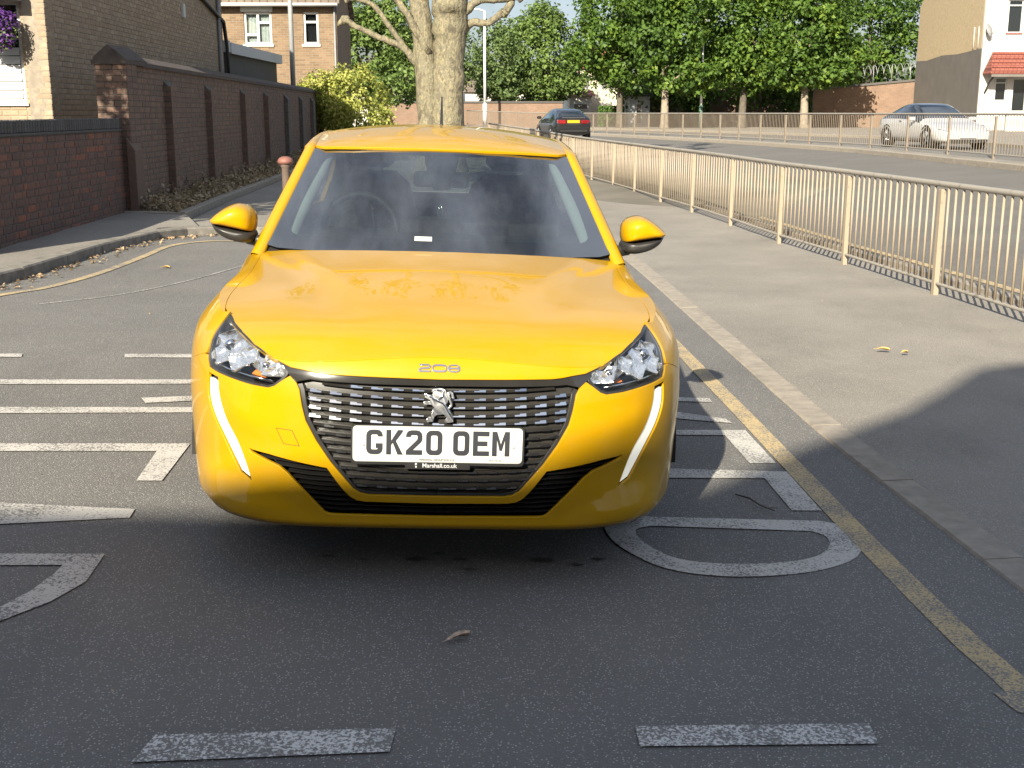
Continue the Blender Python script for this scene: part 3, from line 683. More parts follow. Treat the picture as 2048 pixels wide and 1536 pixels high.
# roof
roof_half = [(0,1.945),(.2,1.95),(.4,1.975),(.53,2.005),(.572,2.045),(.578,2.3),(.575,2.8),(.555,3.3),(.535,3.75),(0,3.82)]
panel('roof', sym(roof_half), [], ROOF, 'yellow_paint', car, .05, flange=.012, lip=.003)
for s in (1, -1):
    # A pillar and cant rail as one swept strip
    V = []; zs = list(np.linspace(.893, 1.302, 15))
    rail = []
    for z_ in zs:
        e = np.array(WIND(s*(wedge(z_)+.003), z_)); o_ = np.array([s*float(SIDE(e[1]+.05, z_)[0]), e[1]+.055, z_-.004])
        rail.append((e, o_))
    for y_ in (2.10,2.2,2.35,2.6,2.9,3.2,3.45,3.7):
        xr = float(np.interp(y_, [2.045,2.3,2.8,3.3,3.75], [.572,.578,.575,.555,.535]))+.003
        e = np.array(ROOF(s*xr, y_)); zz = e[2]-.030; o_ = np.array([s*max(float(SIDE(y_, zz)[0])+.006, xr+.012), y_+.005, zz]); rail.append((e, o_))
    rail = [(np.array(a, float), np.array(b, float)) for a, b in rail]
    for a, b in rail:
        mid = (a+b)/2; out = np.array([s*.013, -.008, .010])
        V += [a+np.array([-s*.004,.012,-.012]), a, a*.78+b*.22+out*.75, mid+out, a*.22+b*.78+out*.70, b, b+np.array([-s*.02,.01,-.006])]
    n7 = 7; F = [(i*n7+j, i*n7+j+1, (i+1)*n7+j+1, (i+1)*n7+j) if s < 0 else (i*n7+j, (i+1)*n7+j, (i+1)*n7+j+1, i*n7+j+1) for i in range(len(rail)-1) for j in range(n7-1)]
    link_mesh('windscreen_pillar', pymesh('windscreen_pillar', V, F, True), 'yellow_paint', car)
    fl_ = s < 0
    sf = (lambda a, b: SIDE(a, b)) if s > 0 else (lambda a, b: (-SIDE(a, b)[0], SIDE(a, b)[1], SIDE(a, b)[2]))
    outer = [(1.47,.945),(1.60,1.02),(1.80,1.135),(2.02,1.255),(2.2,1.318),(2.5,1.345),(2.9,1.352),(3.3,1.335),(3.55,1.295),(3.70,1.24),(3.80,1.08),(3.82,.945)]
    inner = [(1.54,.962),(1.66,1.035),(1.85,1.145),(2.05,1.245),(2.22,1.295),(2.5,1.315),(2.9,1.32),(3.2,1.29),(3.42,1.20),(3.5,1.08),(3.46,.965)]
    panel('side_frame', outer, [inner], sf, 'yellow_paint', car, .05, off=.0, flange=.02, flip=fl_)
    panel('side_window', inner, [], sf, 'side_glass', car, .08, off=-.008, flange=0, flip=fl_)
    panel('door_pillar', [(2.42,.963),(2.56,.963),(2.53,1.313),(2.43,1.312)], [], sf, 'gloss_black', car, .06, off=-.003, flange=.02, flip=fl_)
    panel('window_seal', [(1.50,.930),(3.55,.930),(3.55,.958),(1.52,.958)], [], sf, 'satin_black', car, .06, off=.004, flange=.02, flip=fl_)
    # inner pillar trim
    V = []
    for z_ in np.linspace(.96, 1.30, 10):
        e = np.array(WIND(s*(wedge(z_)-.07), z_)); V += [e+np.array([s*.03,.030,-.004]), e+np.array([0,.022,0]), e+np.array([-s*.028,.045,0]), e+np.array([-s*.03,.13,0])]
    F = [(i*4+j, i*4+j+1, (i+1)*4+j+1, (i+1)*4+j) for i in range(9) for j in range(3)]
    link_mesh('pillar_trim', pymesh('pillar_trim', V, F, True), 'trim_pale', car)
    # ---- door mirror
    mm = empty('door_mirror', parent=car)
    def dome(outl, yb, dep, name, m, ex=5.0):
        o_ = np.array(outl, float); c_ = o_.mean(0); rings = []
        for r_ in (1.0, .99, .965, .93, .88, .8, .65, .4):
            y_ = yb-dep*(1-r_**ex)**.5; rings.append([(s*(c_[0]+(p[0]-c_[0])*r_), y_, c_[1]+(p[1]-c_[1])*r_) for p in o_])
        V_ = [p for q in rings for p in q]+[(s*c_[0], yb-dep, c_[1])]; n_ = len(o_)
        F_ = [(i*n_+j, i*n_+(j+1) % n_, (i+1)*n_+(j+1) % n_, (i+1)*n_+j) for i in range(len(rings)-1) for j in range(n_)]+[((len(rings)-1)*n_+j, (len(rings)-1)*n_+(j+1) % n_, len(V_)-1) for j in range(n_)]
        F_.append(tuple(range(n_)))
        me = pymesh(name, V_, F_, True)
        bmm = bmesh.new(); bmm.from_mesh(me); bmesh.ops.recalc_face_normals(bmm, faces=bmm.faces); bmm.to_mesh(me); bmm.free()
        return link_mesh(name, me, m, mm)
    capo = spline([(.776,.972),(.770,1.00),(.772,1.040),(.790,1.066),(.820,1.079),(.853,1.081),(.895,1.065),(.935,1.037),(.958,1.016),(.962,1.006),(.955,.998)], 4)+spline([(.952,.996),(.90,.988),(.84,.977),(.80,.970),(.780,.969)], 4)
    dome(capo[:-1], 1.56, .135, 'mirror_cap', 'yellow_paint')
    lowo = spline([(.957,.997),(.940,.968),(.905,.943),(.860,.927),(.815,.920),(.775,.930),(.768,.955),(.775,.972)], 4)+spline([(.775,.972),(.84,.980),(.90,.991),(.957,.999)], 3)[1:-1]
    dome(lowo, 1.56, .115, 'mirror_base', 'satin_black')
    band = [(a, .9685+(a-.78)*.165+.0035*math.sin((a-.78)*17)) for a in np.linspace(.775, .955, 14)]
    MB().tube([(s*.735, 1.50, .935), (s*.765, 1.52, .930), (s*.80, 1.53, .938), (s*.83, 1.535, .950)], [.028,.024,.026,.02], 10).build('mirror_arm', 'satin_black', mm)
    fl2 = MB(); pts_ = [(s*(.865+(a-.865)*.93), 1.563, 1.0+(b-1.0)*.9) for a, b in capo[:-1]]; fl2.add(pts_, [tuple(range(len(pts_))) if s > 0 else tuple(reversed(range(len(pts_))))]).build('mirror_glass', 'chrome', mm)
# rear window, hatch
def REAR(x, z): return x+0*z, 3.94-(z-.95)*.45+0*x-.12*(np.abs(x)/.66)**3, z+0*x
panel('tailgate', sym([(0,.935),(.715,.935),(.60,1.27),(.40,1.33),(0,1.335)]), [sym([(0,1.00),(.54,1.00),(.49,1.26),(0,1.285)])], REAR, 'yellow_paint', car, .06, flange=.02, flip=True)
panel('rear_window', sym([(0,1.00),(.54,1.00),(.49,1.26),(0,1.285)]), [], REAR, 'windscreen_glass', car, .08, off=.01, flange=0, flip=True)
MB().tube([(0, 3.42, 1.40), (0, 3.44, 1.42), (0, 3.53, 1.57)], [.016,.009,.004], 8).build('aerial', 'satin_black', car)
# ---- cabin
V = []; n_ = 17
for i, (yo, zo) in enumerate(((.05,.0),(.20,.018),(.34,.02),(.44,-.01),(.46,-.14),(.50,-.30))):
    for k in range(n_):
        x_ = -.66+1.32*k/(n_-1); e = np.array(WIND(x_, .955)); V.append((x_, max(e[1], 1.2)+yo+(.10*(1-(x_/.66)**2)), .945+zo+.015*math.exp(-((x_+.33)/.15)**2)*(1 if i > 1 else 0)))
F = [(i*n_+k, i*n_+k+1, (i+1)*n_+k+1, (i+1)*n_+k) for i in range(5) for k in range(n_-1)]
link_mesh('dashboard', pymesh('dashboard', V, F, True), 'dash_plastic', car)
MB().bbox(-.10,.10,1.76,1.79,.93,1.03,.01).build('centre_screen', 'gloss_black', car)
MB().prism([(-.105,.975),(-.035,.975),(-.035,.990),(-.105,.990)], lambda q: (q[0], float(WIND(q[0], q[1])[1])+.004, q[1]), lambda q: (q[0], float(WIND(q[0], q[1])[1])-.002, q[1])).build('windscreen_sticker', 'plate_white', car)
b = MB(); b.tube([(-.36+.165*math.cos(t), 1.86+.05*math.sin(t), .955+.155*math.sin(t)) for t in np.linspace(0, 2*math.pi, 25)], .016, 8, cap=False)
b.tube([(-.52,1.86,.955),(-.36,1.85,.94),(-.20,1.86,.955)], .018, 8); b.tube([(-.36,1.85,.95),(-.36,1.82,.81)], .02, 8); b.build('steering_wheel', 'dash_plastic', car)
for sx in (-.36, .36):
    st = empty('seat', (sx, 2.35, .30), parent=car)
    MB().bbox(-.25,.25,-.35,.25,.02,.20,.05).build('seat_cushion', 'seat_fabric', st)
    V = []
    prof = [(.22,.02),(.26,.30),(.25,.55),(.20,.72),(.13,.78)]
    b = MB()
    for (wd, zz), (wd2, zz2) in zip(prof, prof[1:]):
        y0, y1 = .12+.22*zz, .12+.22*zz2
        b.add([(-wd,y0,zz+.1),(wd,y0,zz+.1),(wd2,y1,zz2+.1),(-wd2,y1,zz2+.1),(-wd,y0+.13,zz+.1),(wd,y0+.13,zz+.1),(wd2,y1+.11,zz2+.1),(-wd2,y1+.11,zz2+.1)], [(0,1,2,3),(5,4,7,6),(1,5,6,2),(4,0,3,7),(3,2,6,7)], smooth=False)
    b.build('seat_back', 'seat_fabric', st)
    b = MB(); b.bbox(-.13,.13,.27,.37,.90,1.04,.035); b.build('headrest', 'seat_fabric', st)
    MB().tube([(-.06,.31,.86),(-.06,.32,.93)], .007, 6).tube([(.06,.31,.86),(.06,.32,.93)], .007, 6).build('headrest_post', 'chrome', st)
b = MB(); b.bbox(-.60,.60,3.05,3.2,.55,1.02,.05); b.build('rear_seat', 'seat_fabric', car)
for sx in (-.34, .34): MB().bbox(sx-.12,sx+.12,3.12,3.2,1.02,1.14,.03).build('rear_headrest', 'seat_fabric', car)
MB().bbox(-.125,.125,1.905,1.925,1.150,1.222,.012).tube([(0,1.90,1.19),(0,1.86,1.24)], .012, 6).build('rear_view_mirror', 'satin_black', car)
MB().tube([(0,1.90,1.155),(.001,1.90,1.08)], .0016, 5).tube([(.0,1.90,1.08),(-.012,1.90,1.05),(-.010,1.90,1.0),(0,1.90,.985),(.010,1.90,1.0),(.008,1.90,1.05),(0,1.90,1.08)], .003, 5).build('hanging_charm', 'chrome', car)
def HL_(x, y): q = ROOF(x, y); return q[0], q[1], q[2]-.045
panel('headlining', sym([(0,1.97),(.50,2.03),(.54,2.3),(.54,3.5),(0,3.7)]), [], HL_, 'headliner', car, .12, flange=0)
# ------------------------------------------------------------------ ground heights
RN = tab([(-8,4.9),(6,4.02),(10.17,3.64),(12.3,3.44),(14.3,3.2),(16.6,3.03),(18.9,2.82),(20.9,2.57),(23.0,2.34),(25.04,2.1),(30,1.35),(36,.2),(44,-1.9)])      # near railing x(y)
RF = tab([(-8,11.5),(15,10.6),(25.6,10.35),(31,10.25),(34,10.1),(38,9.5),(44,8.4),(52,6.3),(60,4.05),(75,-1.6),(90,-8)])    # far railing x(y)
RK = tab([(-8,11.5+6),(15,16.4),(36,16.0),(45,16.4),(51,16.2),(60,14.0),(70,10.6),(85,3.0),(95,-3)])     # far kerb x(y)
def zt(x, y):
    x = np.asarray(x, float); y = np.asarray(y, float)
    z = -.0357*np.clip(x, -4.7, 1.5)
    n = RN(y); f = RF(y); t = np.clip((x-n-.3)/(f-n-.3), 0, 1)
    z = z+t*.53
    far = sstep(y, 24, 62)*(1-t)
    return z*(1-far)+.45*far
def SH(off): return lambda x, y: (x+0*y, y+0*x, zt(x, y)+off)
def sheet(name, poly, off, m, step=.6, flange=.10, parent=None, kind='structure'):
    o = panel(name, poly, [], SH(off), m, parent, step, flange=flange, lip=.006)
    if kind and parent is None: o['kind'] = kind
    return o

# ------------------------------------------------------------------ street materials
def asphalt(name, dark, light, chip, dens=.50, big=.38):
    t = NT(name); c = t.coord()
    base = t.mix(t.ramp(t.noise(c, .9, 5, .6), [(.3, 0.), (.72, 1.)]), dark, light)
    vor = t.new('TexVoronoi'); vor.inputs['Scale'].default_value = 135; t.link(c, vor.inputs['Vector'])
    spk = t.math('MULTIPLY', t.ramp(vor.outputs['Color'], [(dens, 0.), (min(1, dens+.12), 1.)]), t.ramp(vor.outputs['Distance'], [(.12, 1.), (.42, 0.)]))
    col = t.mix(t.math('MULTIPLY', spk, .95), base, chip)
    fine = t.noise(c, 420, 2)
    col = t.mix(t.ramp(fine, [(.35, .42), (.65, 0.)]), col, tuple(q*.35 for q in dark))
    st = t.ramp(t.noise(t.coord('Object', (1, .35, 1)), 1.7, 6, .7), [(.56, 0.), (.75, 1.)])
    col = t.mix(t.math('MULTIPLY', st, big), col, tuple(q*.55 for q in dark))
    t.set(Base_Color=col, Roughness=.82, Specular_IOR_Level=.35)
    t.bump(t.math('ADD', t.noise(c, 230, 3), t.math('MULTIPLY', vor.outputs['Distance'], .8)), .55, .006)
    MATS[name] = t.m
asphalt('asphalt', (.150, .144, .136), (.205, .196, .183), (.60, .58, .54))
asphalt('asphalt_main', (.150, .141, .129), (.19, .178, .160), (.36, .34, .31), .7, .15)
asphalt('pavement_tarmac', (.225, .206, .178), (.335, .305, .262), (.62, .57, .50), .42, .34)
plain('kerb_concrete', (.275, .242, .198), .9, var=.18, scale=14, bump=.2)
plain('dark_kerb', (.19, .175, .15), .9, var=.3, scale=9, bump=.3)
plain('dry_soil', (.13, .105, .07), .95, var=.4, scale=8, bump=.5)
plain('far_ground', (.15, .135, .105), .95, var=.3, scale=.6)
def road_paint(name, col, wear):
    t = NT(name); c = t.coord()
    vor = t.new('TexVoronoi'); vor.inputs['Scale'].default_value = 120; t.link(c, vor.inputs['Vector'])
    w = t.math('ADD', t.math('MULTIPLY', t.noise(c, 95, 4, .7), .75), t.math('ADD', t.math('MULTIPLY', t.noise(c, 4.5, 4), .35), t.math('MULTIPLY', vor.outputs['Distance'], .18)))
    k = t.ramp(w, [(wear, 1.), (wear+.09, 0.)])
    t.set(Base_Color=t.mix(k, (.17, .163, .153), t.mix(t.noise(c, 12, 4), tuple(q*.8 for q in col), col)), Roughness=.8)
    t.bump(t.noise(c, 240, 3), .4, .004)
    MATS[name] = t.m
road_paint('white_lines', (.55, .525, .48), .64); road_paint('white_lines_worn', (.66, .65, .62), .585); road_paint('yellow_lines', (.53, .40, .205), .615); road_paint('yellow_lines_worn', (.56, .42, .22), .55)

# ------------------------------------------------------------------ ground, road, pavements
g = panel('ground', [(-500,-300),(500,-300),(500,700),(-500,700)], [], lambda x, y: (x+0*y, y+0*x, np.where((np.abs(x) < 60) & (y > -30) & (y < 140), zt(np.clip(x, -60, 60), np.clip(y, -30, 140)), .45*sstep(y, -30, 60))-.16), 'far_ground', None, 12, flange=0)
g['kind'] = 'structure'
KR = tab([(-8,2.25),(1,1.88),(3.65,1.68),(4.64,1.59),(5.64,1.51),(7.07,1.45),(8.94,1.37),(11.14,1.28),(13.0,1.18),(14.2,1.05)])
KL = spline([(-6.4,-6.0),(-5.2,4.0),(-4.35,8.4),(-4.10,9.4),(-4.03,10.6),(-4.02,11.7),(-3.93,12.5),(-3.82,13.2),(-3.45,13.65),(-2.8,13.85),(0.2,14.1),(1.05,14.2)], 5)
kr_pts = [(float(KR(y)), y) for y in np.linspace(-8, 14.2, 24)]
road_poly = [(-6.6,-8)]+[(a-.02, b) for a, b in KL]+[(a+.02, b) for a, b in reversed(kr_pts)]
sheet('road', road_poly, 0, 'asphalt', .7, flange=.12)
pav_r = [(a+.155, b) for a, b in kr_pts]+[(1.05,14.36)]+[(a, b+.165) for a, b in reversed([p for p in KL if p[1] > 13.5 and p[0] < 1.0])]+[(-4.10,15.25),(-4.32,18.3),(-4.52,22.6),(-4.9,30),(-5.3,39.5),(-3.4,39.5)]+[(float(RN(y))+.42, y) for y in np.linspace(39.5, -8, 34)]
sheet('pavement', pav_r, .010, 'pavement_tarmac', .7, flange=.12)
pav_l = [(-9,-8),(-6.75,-8)]+[(a-.155, b) for a, b in KL if b < 13.3]+[(-3.98,13.5),(-3.62,13.80),(-4.10,15.10),(-5.3,15.12),(-5.3,8.5),(-9,8.5)]
sheet('pavement', pav_l, .085, 'pavement_tarmac', .7, flange=.2)
bed = [(-4.88,15.30),(-4.22,15.30),(-4.42,18.3),(-4.62,22.6),(-5.0,30),(-5.4,39.3),(-6.1,39.3),(-4.88,15.4)]
sheet('planting_bed', bed, .07, 'dry_soil', .5, flange=.15)
# main road: near carriageway, central strip, far carriageway, far footway
ys = np.linspace(-8, 88, 40)
main1 = [(float(RN(y))+.58, y) for y in ys]+[(float(RF(y))-.62, y) for y in reversed(ys)]
main1 = [p for p in main1 if p[0] > -30]
sheet('main_road', main1, -.045, 'asphalt_main', 1.5, flange=.1)
strip = [(float(RF(y))-.48, y) for y in ys]+[(float(RF(y))+.55, y) for y in reversed(ys)]
sheet('central_strip', strip, .06, 'pavement_tarmac', 1.2, flange=.2)
main2 = [(float(RF(y))+.69, y) for y in ys]+[(float(RK(y)), y) for y in reversed(ys)]
sheet('main_road', main2, -.10, 'asphalt_main', 1.6, flange=.1)
foot = [(float(RK(y))+.15, y) for y in ys]+[(60,88),(60,-8)]
sheet('far_footway', foot, .0, 'pavement_tarmac', 2.5, flange=.2)
# kerb stones
def kerb(name, pts, w, off, m, L=.92, h=.25, side=1, closed_gap=.008):
    k = empty(name); k['kind'] = 'structure'
    P = [np.array(p, float) for p in resample(pts, .05, False)]; d = np.concatenate([[0], np.cumsum([np.hypot(*(P[i+1]-P[i])) for i in range(len(P)-1)])])
    at = lambda s_: np.array([np.interp(s_, d, [p[0] for p in P]), np.interp(s_, d, [p[1] for p in P])])
    s_ = 0.
    while s_ < d[-1]-.1:
        e = min(s_+L, d[-1]); b = MB(); secs = []
        for q in np.linspace(s_+closed_gap/2, e-closed_gap/2, 3):
            p = at(q); tdir = at(min(q+.05, d[-1]))-at(max(q-.05, 0)); tdir /= np.hypot(*tdir); nrm = np.array([tdir[1], -tdir[0]])*side; z = float(zt(p[0], p[1]))+off+random.uniform(-.003, .003)
            o_ = p+nrm*w
            secs.append([(p[0], p[1], z-h), (p[0], p[1], z-.015), (*(p+nrm*.012), z), (o_[0], o_[1], z+.002), (o_[0], o_[1], z-h)])
        V = [v for q in secs for v in q]; F = [(i*5+j, i*5+j+1, (i+1)*5+j+1, (i+1)*5+j) if side > 0 else (i*5+j, (i+1)*5+j, (i+1)*5+j+1, i*5+j+1) for i in range(2) for j in range(4)]
        F += [(4,3,2,1,0) if side > 0 else (0,1,2,3,4), (10,11,12,13,14) if side > 0 else (14,13,12,11,10)]
        b.add(V, F, random.random()); b.build('kerb_stone', m, k); s_ = e
    return k
kerb('kerb', [(float(KR(y)), y) for y in np.linspace(1.2, 14.2, 20)], .15, .010, 'kerb_concrete', closed_gap=.0015)
kerb('kerb', [p for p in KL if p[1] > 6.5 and p[0] < 1.0], .15, .095, 'dark_kerb', side=-1)
kerb('kerb', [(-4.98,15.2),(-4.16,15.2),(-4.37,18.3),(-4.57,22.6),(-4.95,30),(-5.35,39.3)], .10, .10, 'kerb_concrete', side=-1)
kerb('kerb', [(float(RN(y))+.56, y) for y in np.linspace(6, 44, 20)], .14, .035, 'kerb_concrete', side=-1)
kerb('kerb', [(float(RF(y))-.60, y) for y in np.linspace(14, 86, 30)], .14, .075, 'kerb_concrete', side=1, L=1.8)
kerb('kerb', [(float(RK(y))+.01, y) for y in np.linspace(20, 86, 30)], .14, .02, 'kerb_concrete', side=1, L=3.0)
# painted marks
mk = empty('road_markings'); mk['kind'] = 'structure'
def mark(name, poly, m, off=.005, step=.25): 
    A = poly
    if sum(A[i][0]*A[(i+1) % len(A)][1]-A[(i+1) % len(A)][0]*A[i][1] for i in range(len(A))) < 0: A = A[::-1]
    return panel(name, A, [], SH(off), m, mk, step, flange=0)
mark('dashed_line', [(-.875,2.47),(-.29,2.553),(-.285,2.665),(-.855,2.595)], 'white_lines_worn')
mark('dashed_line', [(.31,2.615),(.905,2.665),(.91,2.765),(.308,2.712)], 'white_lines_worn')
mark('dashed_line', [(1.325,2.845),(1.37,2.84),(1.60,2.90),(1.60,3.01),(1.30,2.955)], 'yellow_lines_worn', .007)
mark('dashed_line', [(-2.05,2.30),(-1.46,2.385),(-1.45,2.49),(-2.05,2.41)], 'white_lines_worn')
Dout = spline([(.47,4.315),(.355,4.25),(.35,4.10),(.40,3.95),(.52,3.79),(.70,3.735),(.90,3.76),(1.07,3.83),(1.21,3.95),(1.275,4.11),(1.26,4.28),(1.18,4.335)], 4)
Din = spline([(.52,4.215),(.46,4.17),(.46,4.08),(.50,3.98),(.58,3.88),(.73,3.85),(.93,3.88),(1.07,3.95),(1.145,4.06),(1.16,4.16),(1.12,4.215)], 4)
panel('lettering', Dout[::1], [Din], SH(.005), 'white_lines', mk, .1, flange=0)
mark('lettering', [(.10,4.83),(.66,4.83),(1.08,4.87),(1.10,4.45),(1.22,4.46),(1.20,4.98),(.68,4.965),(.10,4.93)], 'white_lines')
mark('lettering', [(.10,5.52),(.77,5.535),(1.03,5.56),(1.06,5.09),(1.18,5.11),(1.15,5.67),(.78,5.625),(.10,5.61)], 'white_lines')
mark('lettering', [(.30,6.05),(.83,5.86),(1.11,5.80),(1.09,5.885),(.85,6.0),(.30,6.16)], 'white_lines')
mark('lettering', [(.30,6.22),(1.08,6.24),(1.08,6.33),(.30,6.32)], 'white_lines')
mark('lettering', [(-2.9,4.03),(-1.81,4.0),(-1.39,4.11),(-1.40,4.205),(-1.91,4.225),(-2.9,4.30)], 'white_lines')
mark('lettering', [(-2.9,4.80),(-2.19,4.885),(-1.54,4.965),(-1.50,4.545),(-1.40,4.555),(-1.43,5.10),(-2.23,5.0),(-2.9,4.92)], 'white_lines')
mark('lettering', [(-3.3,5.38),(-2.45,5.505),(-1.2,5.70),(-1.2,5.80),(-2.49,5.62),(-3.3,5.49)], 'white_lines')
mark('lettering', [(-1.84,5.80),(-1.2,6.02),(-1.2,6.13),(-1.89,5.90)], 'white_lines')
mark('lettering', [(-3.5,5.96),(-2.69,6.09),(-1.3,6.32),(-1.3,6.42),(-2.73,6.195),(-3.5,6.07)], 'white_lines')
mark('lettering', [(-2.28,6.86),(-1.3,7.02),(-1.3,7.12),(-2.31,6.96)], 'white_lines')
mark('lettering', [(-3.6,6.64),(-2.85,6.775),(-2.88,6.865),(-3.6,6.75)], 'white_lines')
mark('lettering', [(-2.4,3.50),(-1.66,3.62),(-1.46,3.64),(-1.46,3.56),(-1.48,3.42),(-1.52,3.30),(-1.70,3.10),(-1.80,3.02),(-1.74,2.95),(-1.62,3.05),(-1.48,3.20),(-1.39,3.35),(-1.34,3.51),(-1.36,3.75),(-1.70,3.72),(-2.4,3.62)], 'white_lines')
def ribbon(name, c, w, m, off=.0055):
    L = []; Rr = []
    c = [np.array(p, float) for p in c]
    for i in range(len(c)):
        d = c[min(i+1, len(c)-1)]-c[max(i-1, 0)]; n_ = np.array([-d[1], d[0]])/np.hypot(*d); L.append(tuple(c[i]+n_*w/2)); Rr.append(tuple(c[i]-n_*w/2))
    return mark(name, Rr+L[::-1], m, off, .4)
ribbon('yellow_line', spline([(1.62,.4),(1.40,2.85),(1.35,3.3),(1.29,4.18),(1.245,5.1),(1.20,6.02),(1.11,7.65),(1.02,9.5),(.93,11.5),(.72,12.9),(.30,13.4)], 5), .098, 'yellow_lines')
ribbon('yellow_line', spline([(-5.0,4.2),(-4.15,7.9),(-3.88,8.92),(-3.69,9.41),(-3.58,10.29),(-3.57,11.58),(-3.58,12.4),(-3.38,12.93),(-2.98,13.12),(-1.5,13.3),(.3,13.4)], 5), .075, 'yellow_lines')
ribbon('tyre_scuff', spline([(-3.45,8.6),(-3.05,9.15),(-2.75,10.0),(-2.5,11.2),(-2.35,12.2)], 5), .014, 'white_lines_worn')
ribbon('yellow_line', [(float(RN(y))+.86, y) for y in np.linspace(5, 40, 24)], .09, 'yellow_lines', off=-.039)

plain('oil_stain', (.055, .053, .051), .55, var=.3, scale=30)
rs0 = np.random.RandomState(5)
for x_, y_, w_ in ((-.62,3.80,.03),(-.50,3.78,.025),(-.33,3.80,.05),(-.25,3.86,.025),(-.18,3.81,.035),(.10,3.83,.05),(.22,3.80,.03),(.30,3.86,.03),(-.14,3.72,.03)):
    n_ = 14; mark('oil_stain', [(x_+w_*math.cos(2*math.pi*k/n_)*rs0.uniform(.5,1.1), y_+w_*.45*math.sin(2*math.pi*k/n_)*rs0.uniform(.5,1.1)) for k in range(n_)], 'oil_stain', .004, .05)
# ------------------------------------------------------------------ brick walls
def brick_mat(name, cols, rough=.88):
    t = NT(name); c = t.coord(); r = t.rnd()
    n = len(cols); col = t.ramp(r, [((k+.5)/n, q) for k, q in enumerate(cols)])
    col = t.mix(t.ramp(t.noise(c, 26, 5, .7), [(.35, .55), (.65, 0.)]), col, tuple(q*.55 for q in cols[0]))
    t.set(Base_Color=col, Roughness=rough); t.bump(t.noise(c, 60, 4), .5, .006); MATS[name] = t.m
brick_mat('red_brick', [(.14,.085,.068),(.18,.092,.068),(.12,.078,.065),(.20,.098,.068),(.155,.10,.078),(.29,.105,.06),(.145,.095,.076)])
brick_mat('purple_brick', [(.16,.106,.080),(.205,.125,.090),(.135,.094,.074),(.23,.138,.10),(.18,.116,.085),(.17,.122,.093)])
brick_mat('tan_brick', [(.33,.25,.165),(.39,.30,.20),(.36,.275,.19),(.30,.225,.155),(.42,.33,.23)])
brick_mat('blue_brick', [(.085,.080,.078),(.11,.105,.10),(.07,.066,.066),(.125,.115,.105)])
plain('mortar_dark', (.12, .105, .09), .95, var=.3, scale=14, bump=.4)
plain('mortar_pale', (.27, .23, .18), .95, var=.2, scale=14, bump=.4)
plain('dark_cap', (.075,.058,.050), .9, var=.3, scale=10, bump=.3)
def one_brick(L, D, H):
    b = MB().bbox(-L/2, L/2, -D/2, D/2, -H/2, H/2, .005); return pymesh('brick', b.v, b.f)
def bricks_on(parent, a, b, z0, z1, out, m, nmax, zfun=None, L=.215, H=.065, J=.010, depth=.05, proud=.004, cut=None, name='brick', flemish=True):
    """course bricks along a->b (xy), facing 'out'; the nmax nearest the camera are objects, the rest one joined part"""
    a = np.array(a, float); b = np.array(b, float); d = b-a; T = np.hypot(*d); d = d/T; n = np.array(out, float); n = n/np.hypot(*n)
    items = []; c = 0; z = z0
    hd = (L-J)/2
    while z < z1-.5*H:
        s = 0. if c % 2 == 0 else -(L*.75 if flemish else L/2); k = c % 2
        while s < T:
            w = L if (not flemish or k % 2 == 0) else hd
            e0, e1 = max(s, 0), min(s+w, T); k += 1
            if e1-e0 > .03:
                mid = a+d*(e0+e1)/2
                if not (cut and cut((e0+e1)/2, z+H/2)):
                    items.append((mid, z+H/2, e1-e0))
            s += w+J
        z += H+J; c += 1
    items.sort(key=lambda q: q[0][0]**2+q[0][1]**2+(q[1]-1.5)**2)
    ang = math.atan2(d[1], d[0]); meshes = {}
    rest = MB()
    for i, (mid, zz, w) in enumerate(items):
        pr = proud+random.uniform(-.002, .003); p = mid+n*(pr-depth/2); tilt = random.uniform(-.006, .006)
        if i < nmax:
            key = round(w, 3)
            if key not in meshes:
                me = one_brick(w, depth, H); me.materials.append(mat(m)); meshes[key] = me
            link_mesh(name, meshes[key], None, parent, (p[0], p[1], zz), (0, tilt, ang+random.uniform(-.006, .006)))
        else:
            rest.bbox(-w/2, w/2, -depth/2, depth/2, -H/2, H/2, .005, random.random(), Matrix.Translation((p[0], p[1], zz)) @ Matrix.Rotation(ang, 4, 'Z'))
    if rest.v:
        o = rest.build('brickwork', m, parent, rnd=True); o['kind'] = 'stuff'
# low wall
LWx = lambda y: -4.80-.032*(y-11.27)
lw = empty('low_brick_wall', (LWx(11), 11, .2)); lw_loc = Vector(lw.location)
tag(lw, 'low dark red brick wall with an upright brick coping beside the pavement', 'wall')
def local(o):  # children are given in world coordinates: cancel the parent's offset
    for ch in o.children: ch.matrix_parent_inverse = Matrix.Translation(-Vector(o.location))
A, B = (LWx(10.3), 10.3), (LWx(15.4), 15.4); wn_ = np.array([1, .032]); wn_ = wn_/np.hypot(*wn_)
def wall_core(parent, a, b, out, th, z0, z1, m, name='wall_core', inset=.002):
    a = np.array(a, float); b = np.array(b, float); n = np.array(out, float)/np.hypot(*out)
    P = [tuple(a-n*inset), tuple(b-n*inset), tuple(b-n*th), tuple(a-n*th)]
    if sum(P[i][0]*P[(i+1) % 4][1]-P[(i+1) % 4][0]*P[i][1] for i in range(4)) < 0: P = P[::-1]
    return MB().prism(P, lambda q: (q[0], q[1], z0), lambda q: (q[0], q[1], z1)).build(name, m, parent)
wall_core(lw, A, B, wn_, .215, -.1, 1.268, 'mortar_dark')
bricks_on(lw, A, B, .14, 1.27, wn_, 'red_brick', 300)
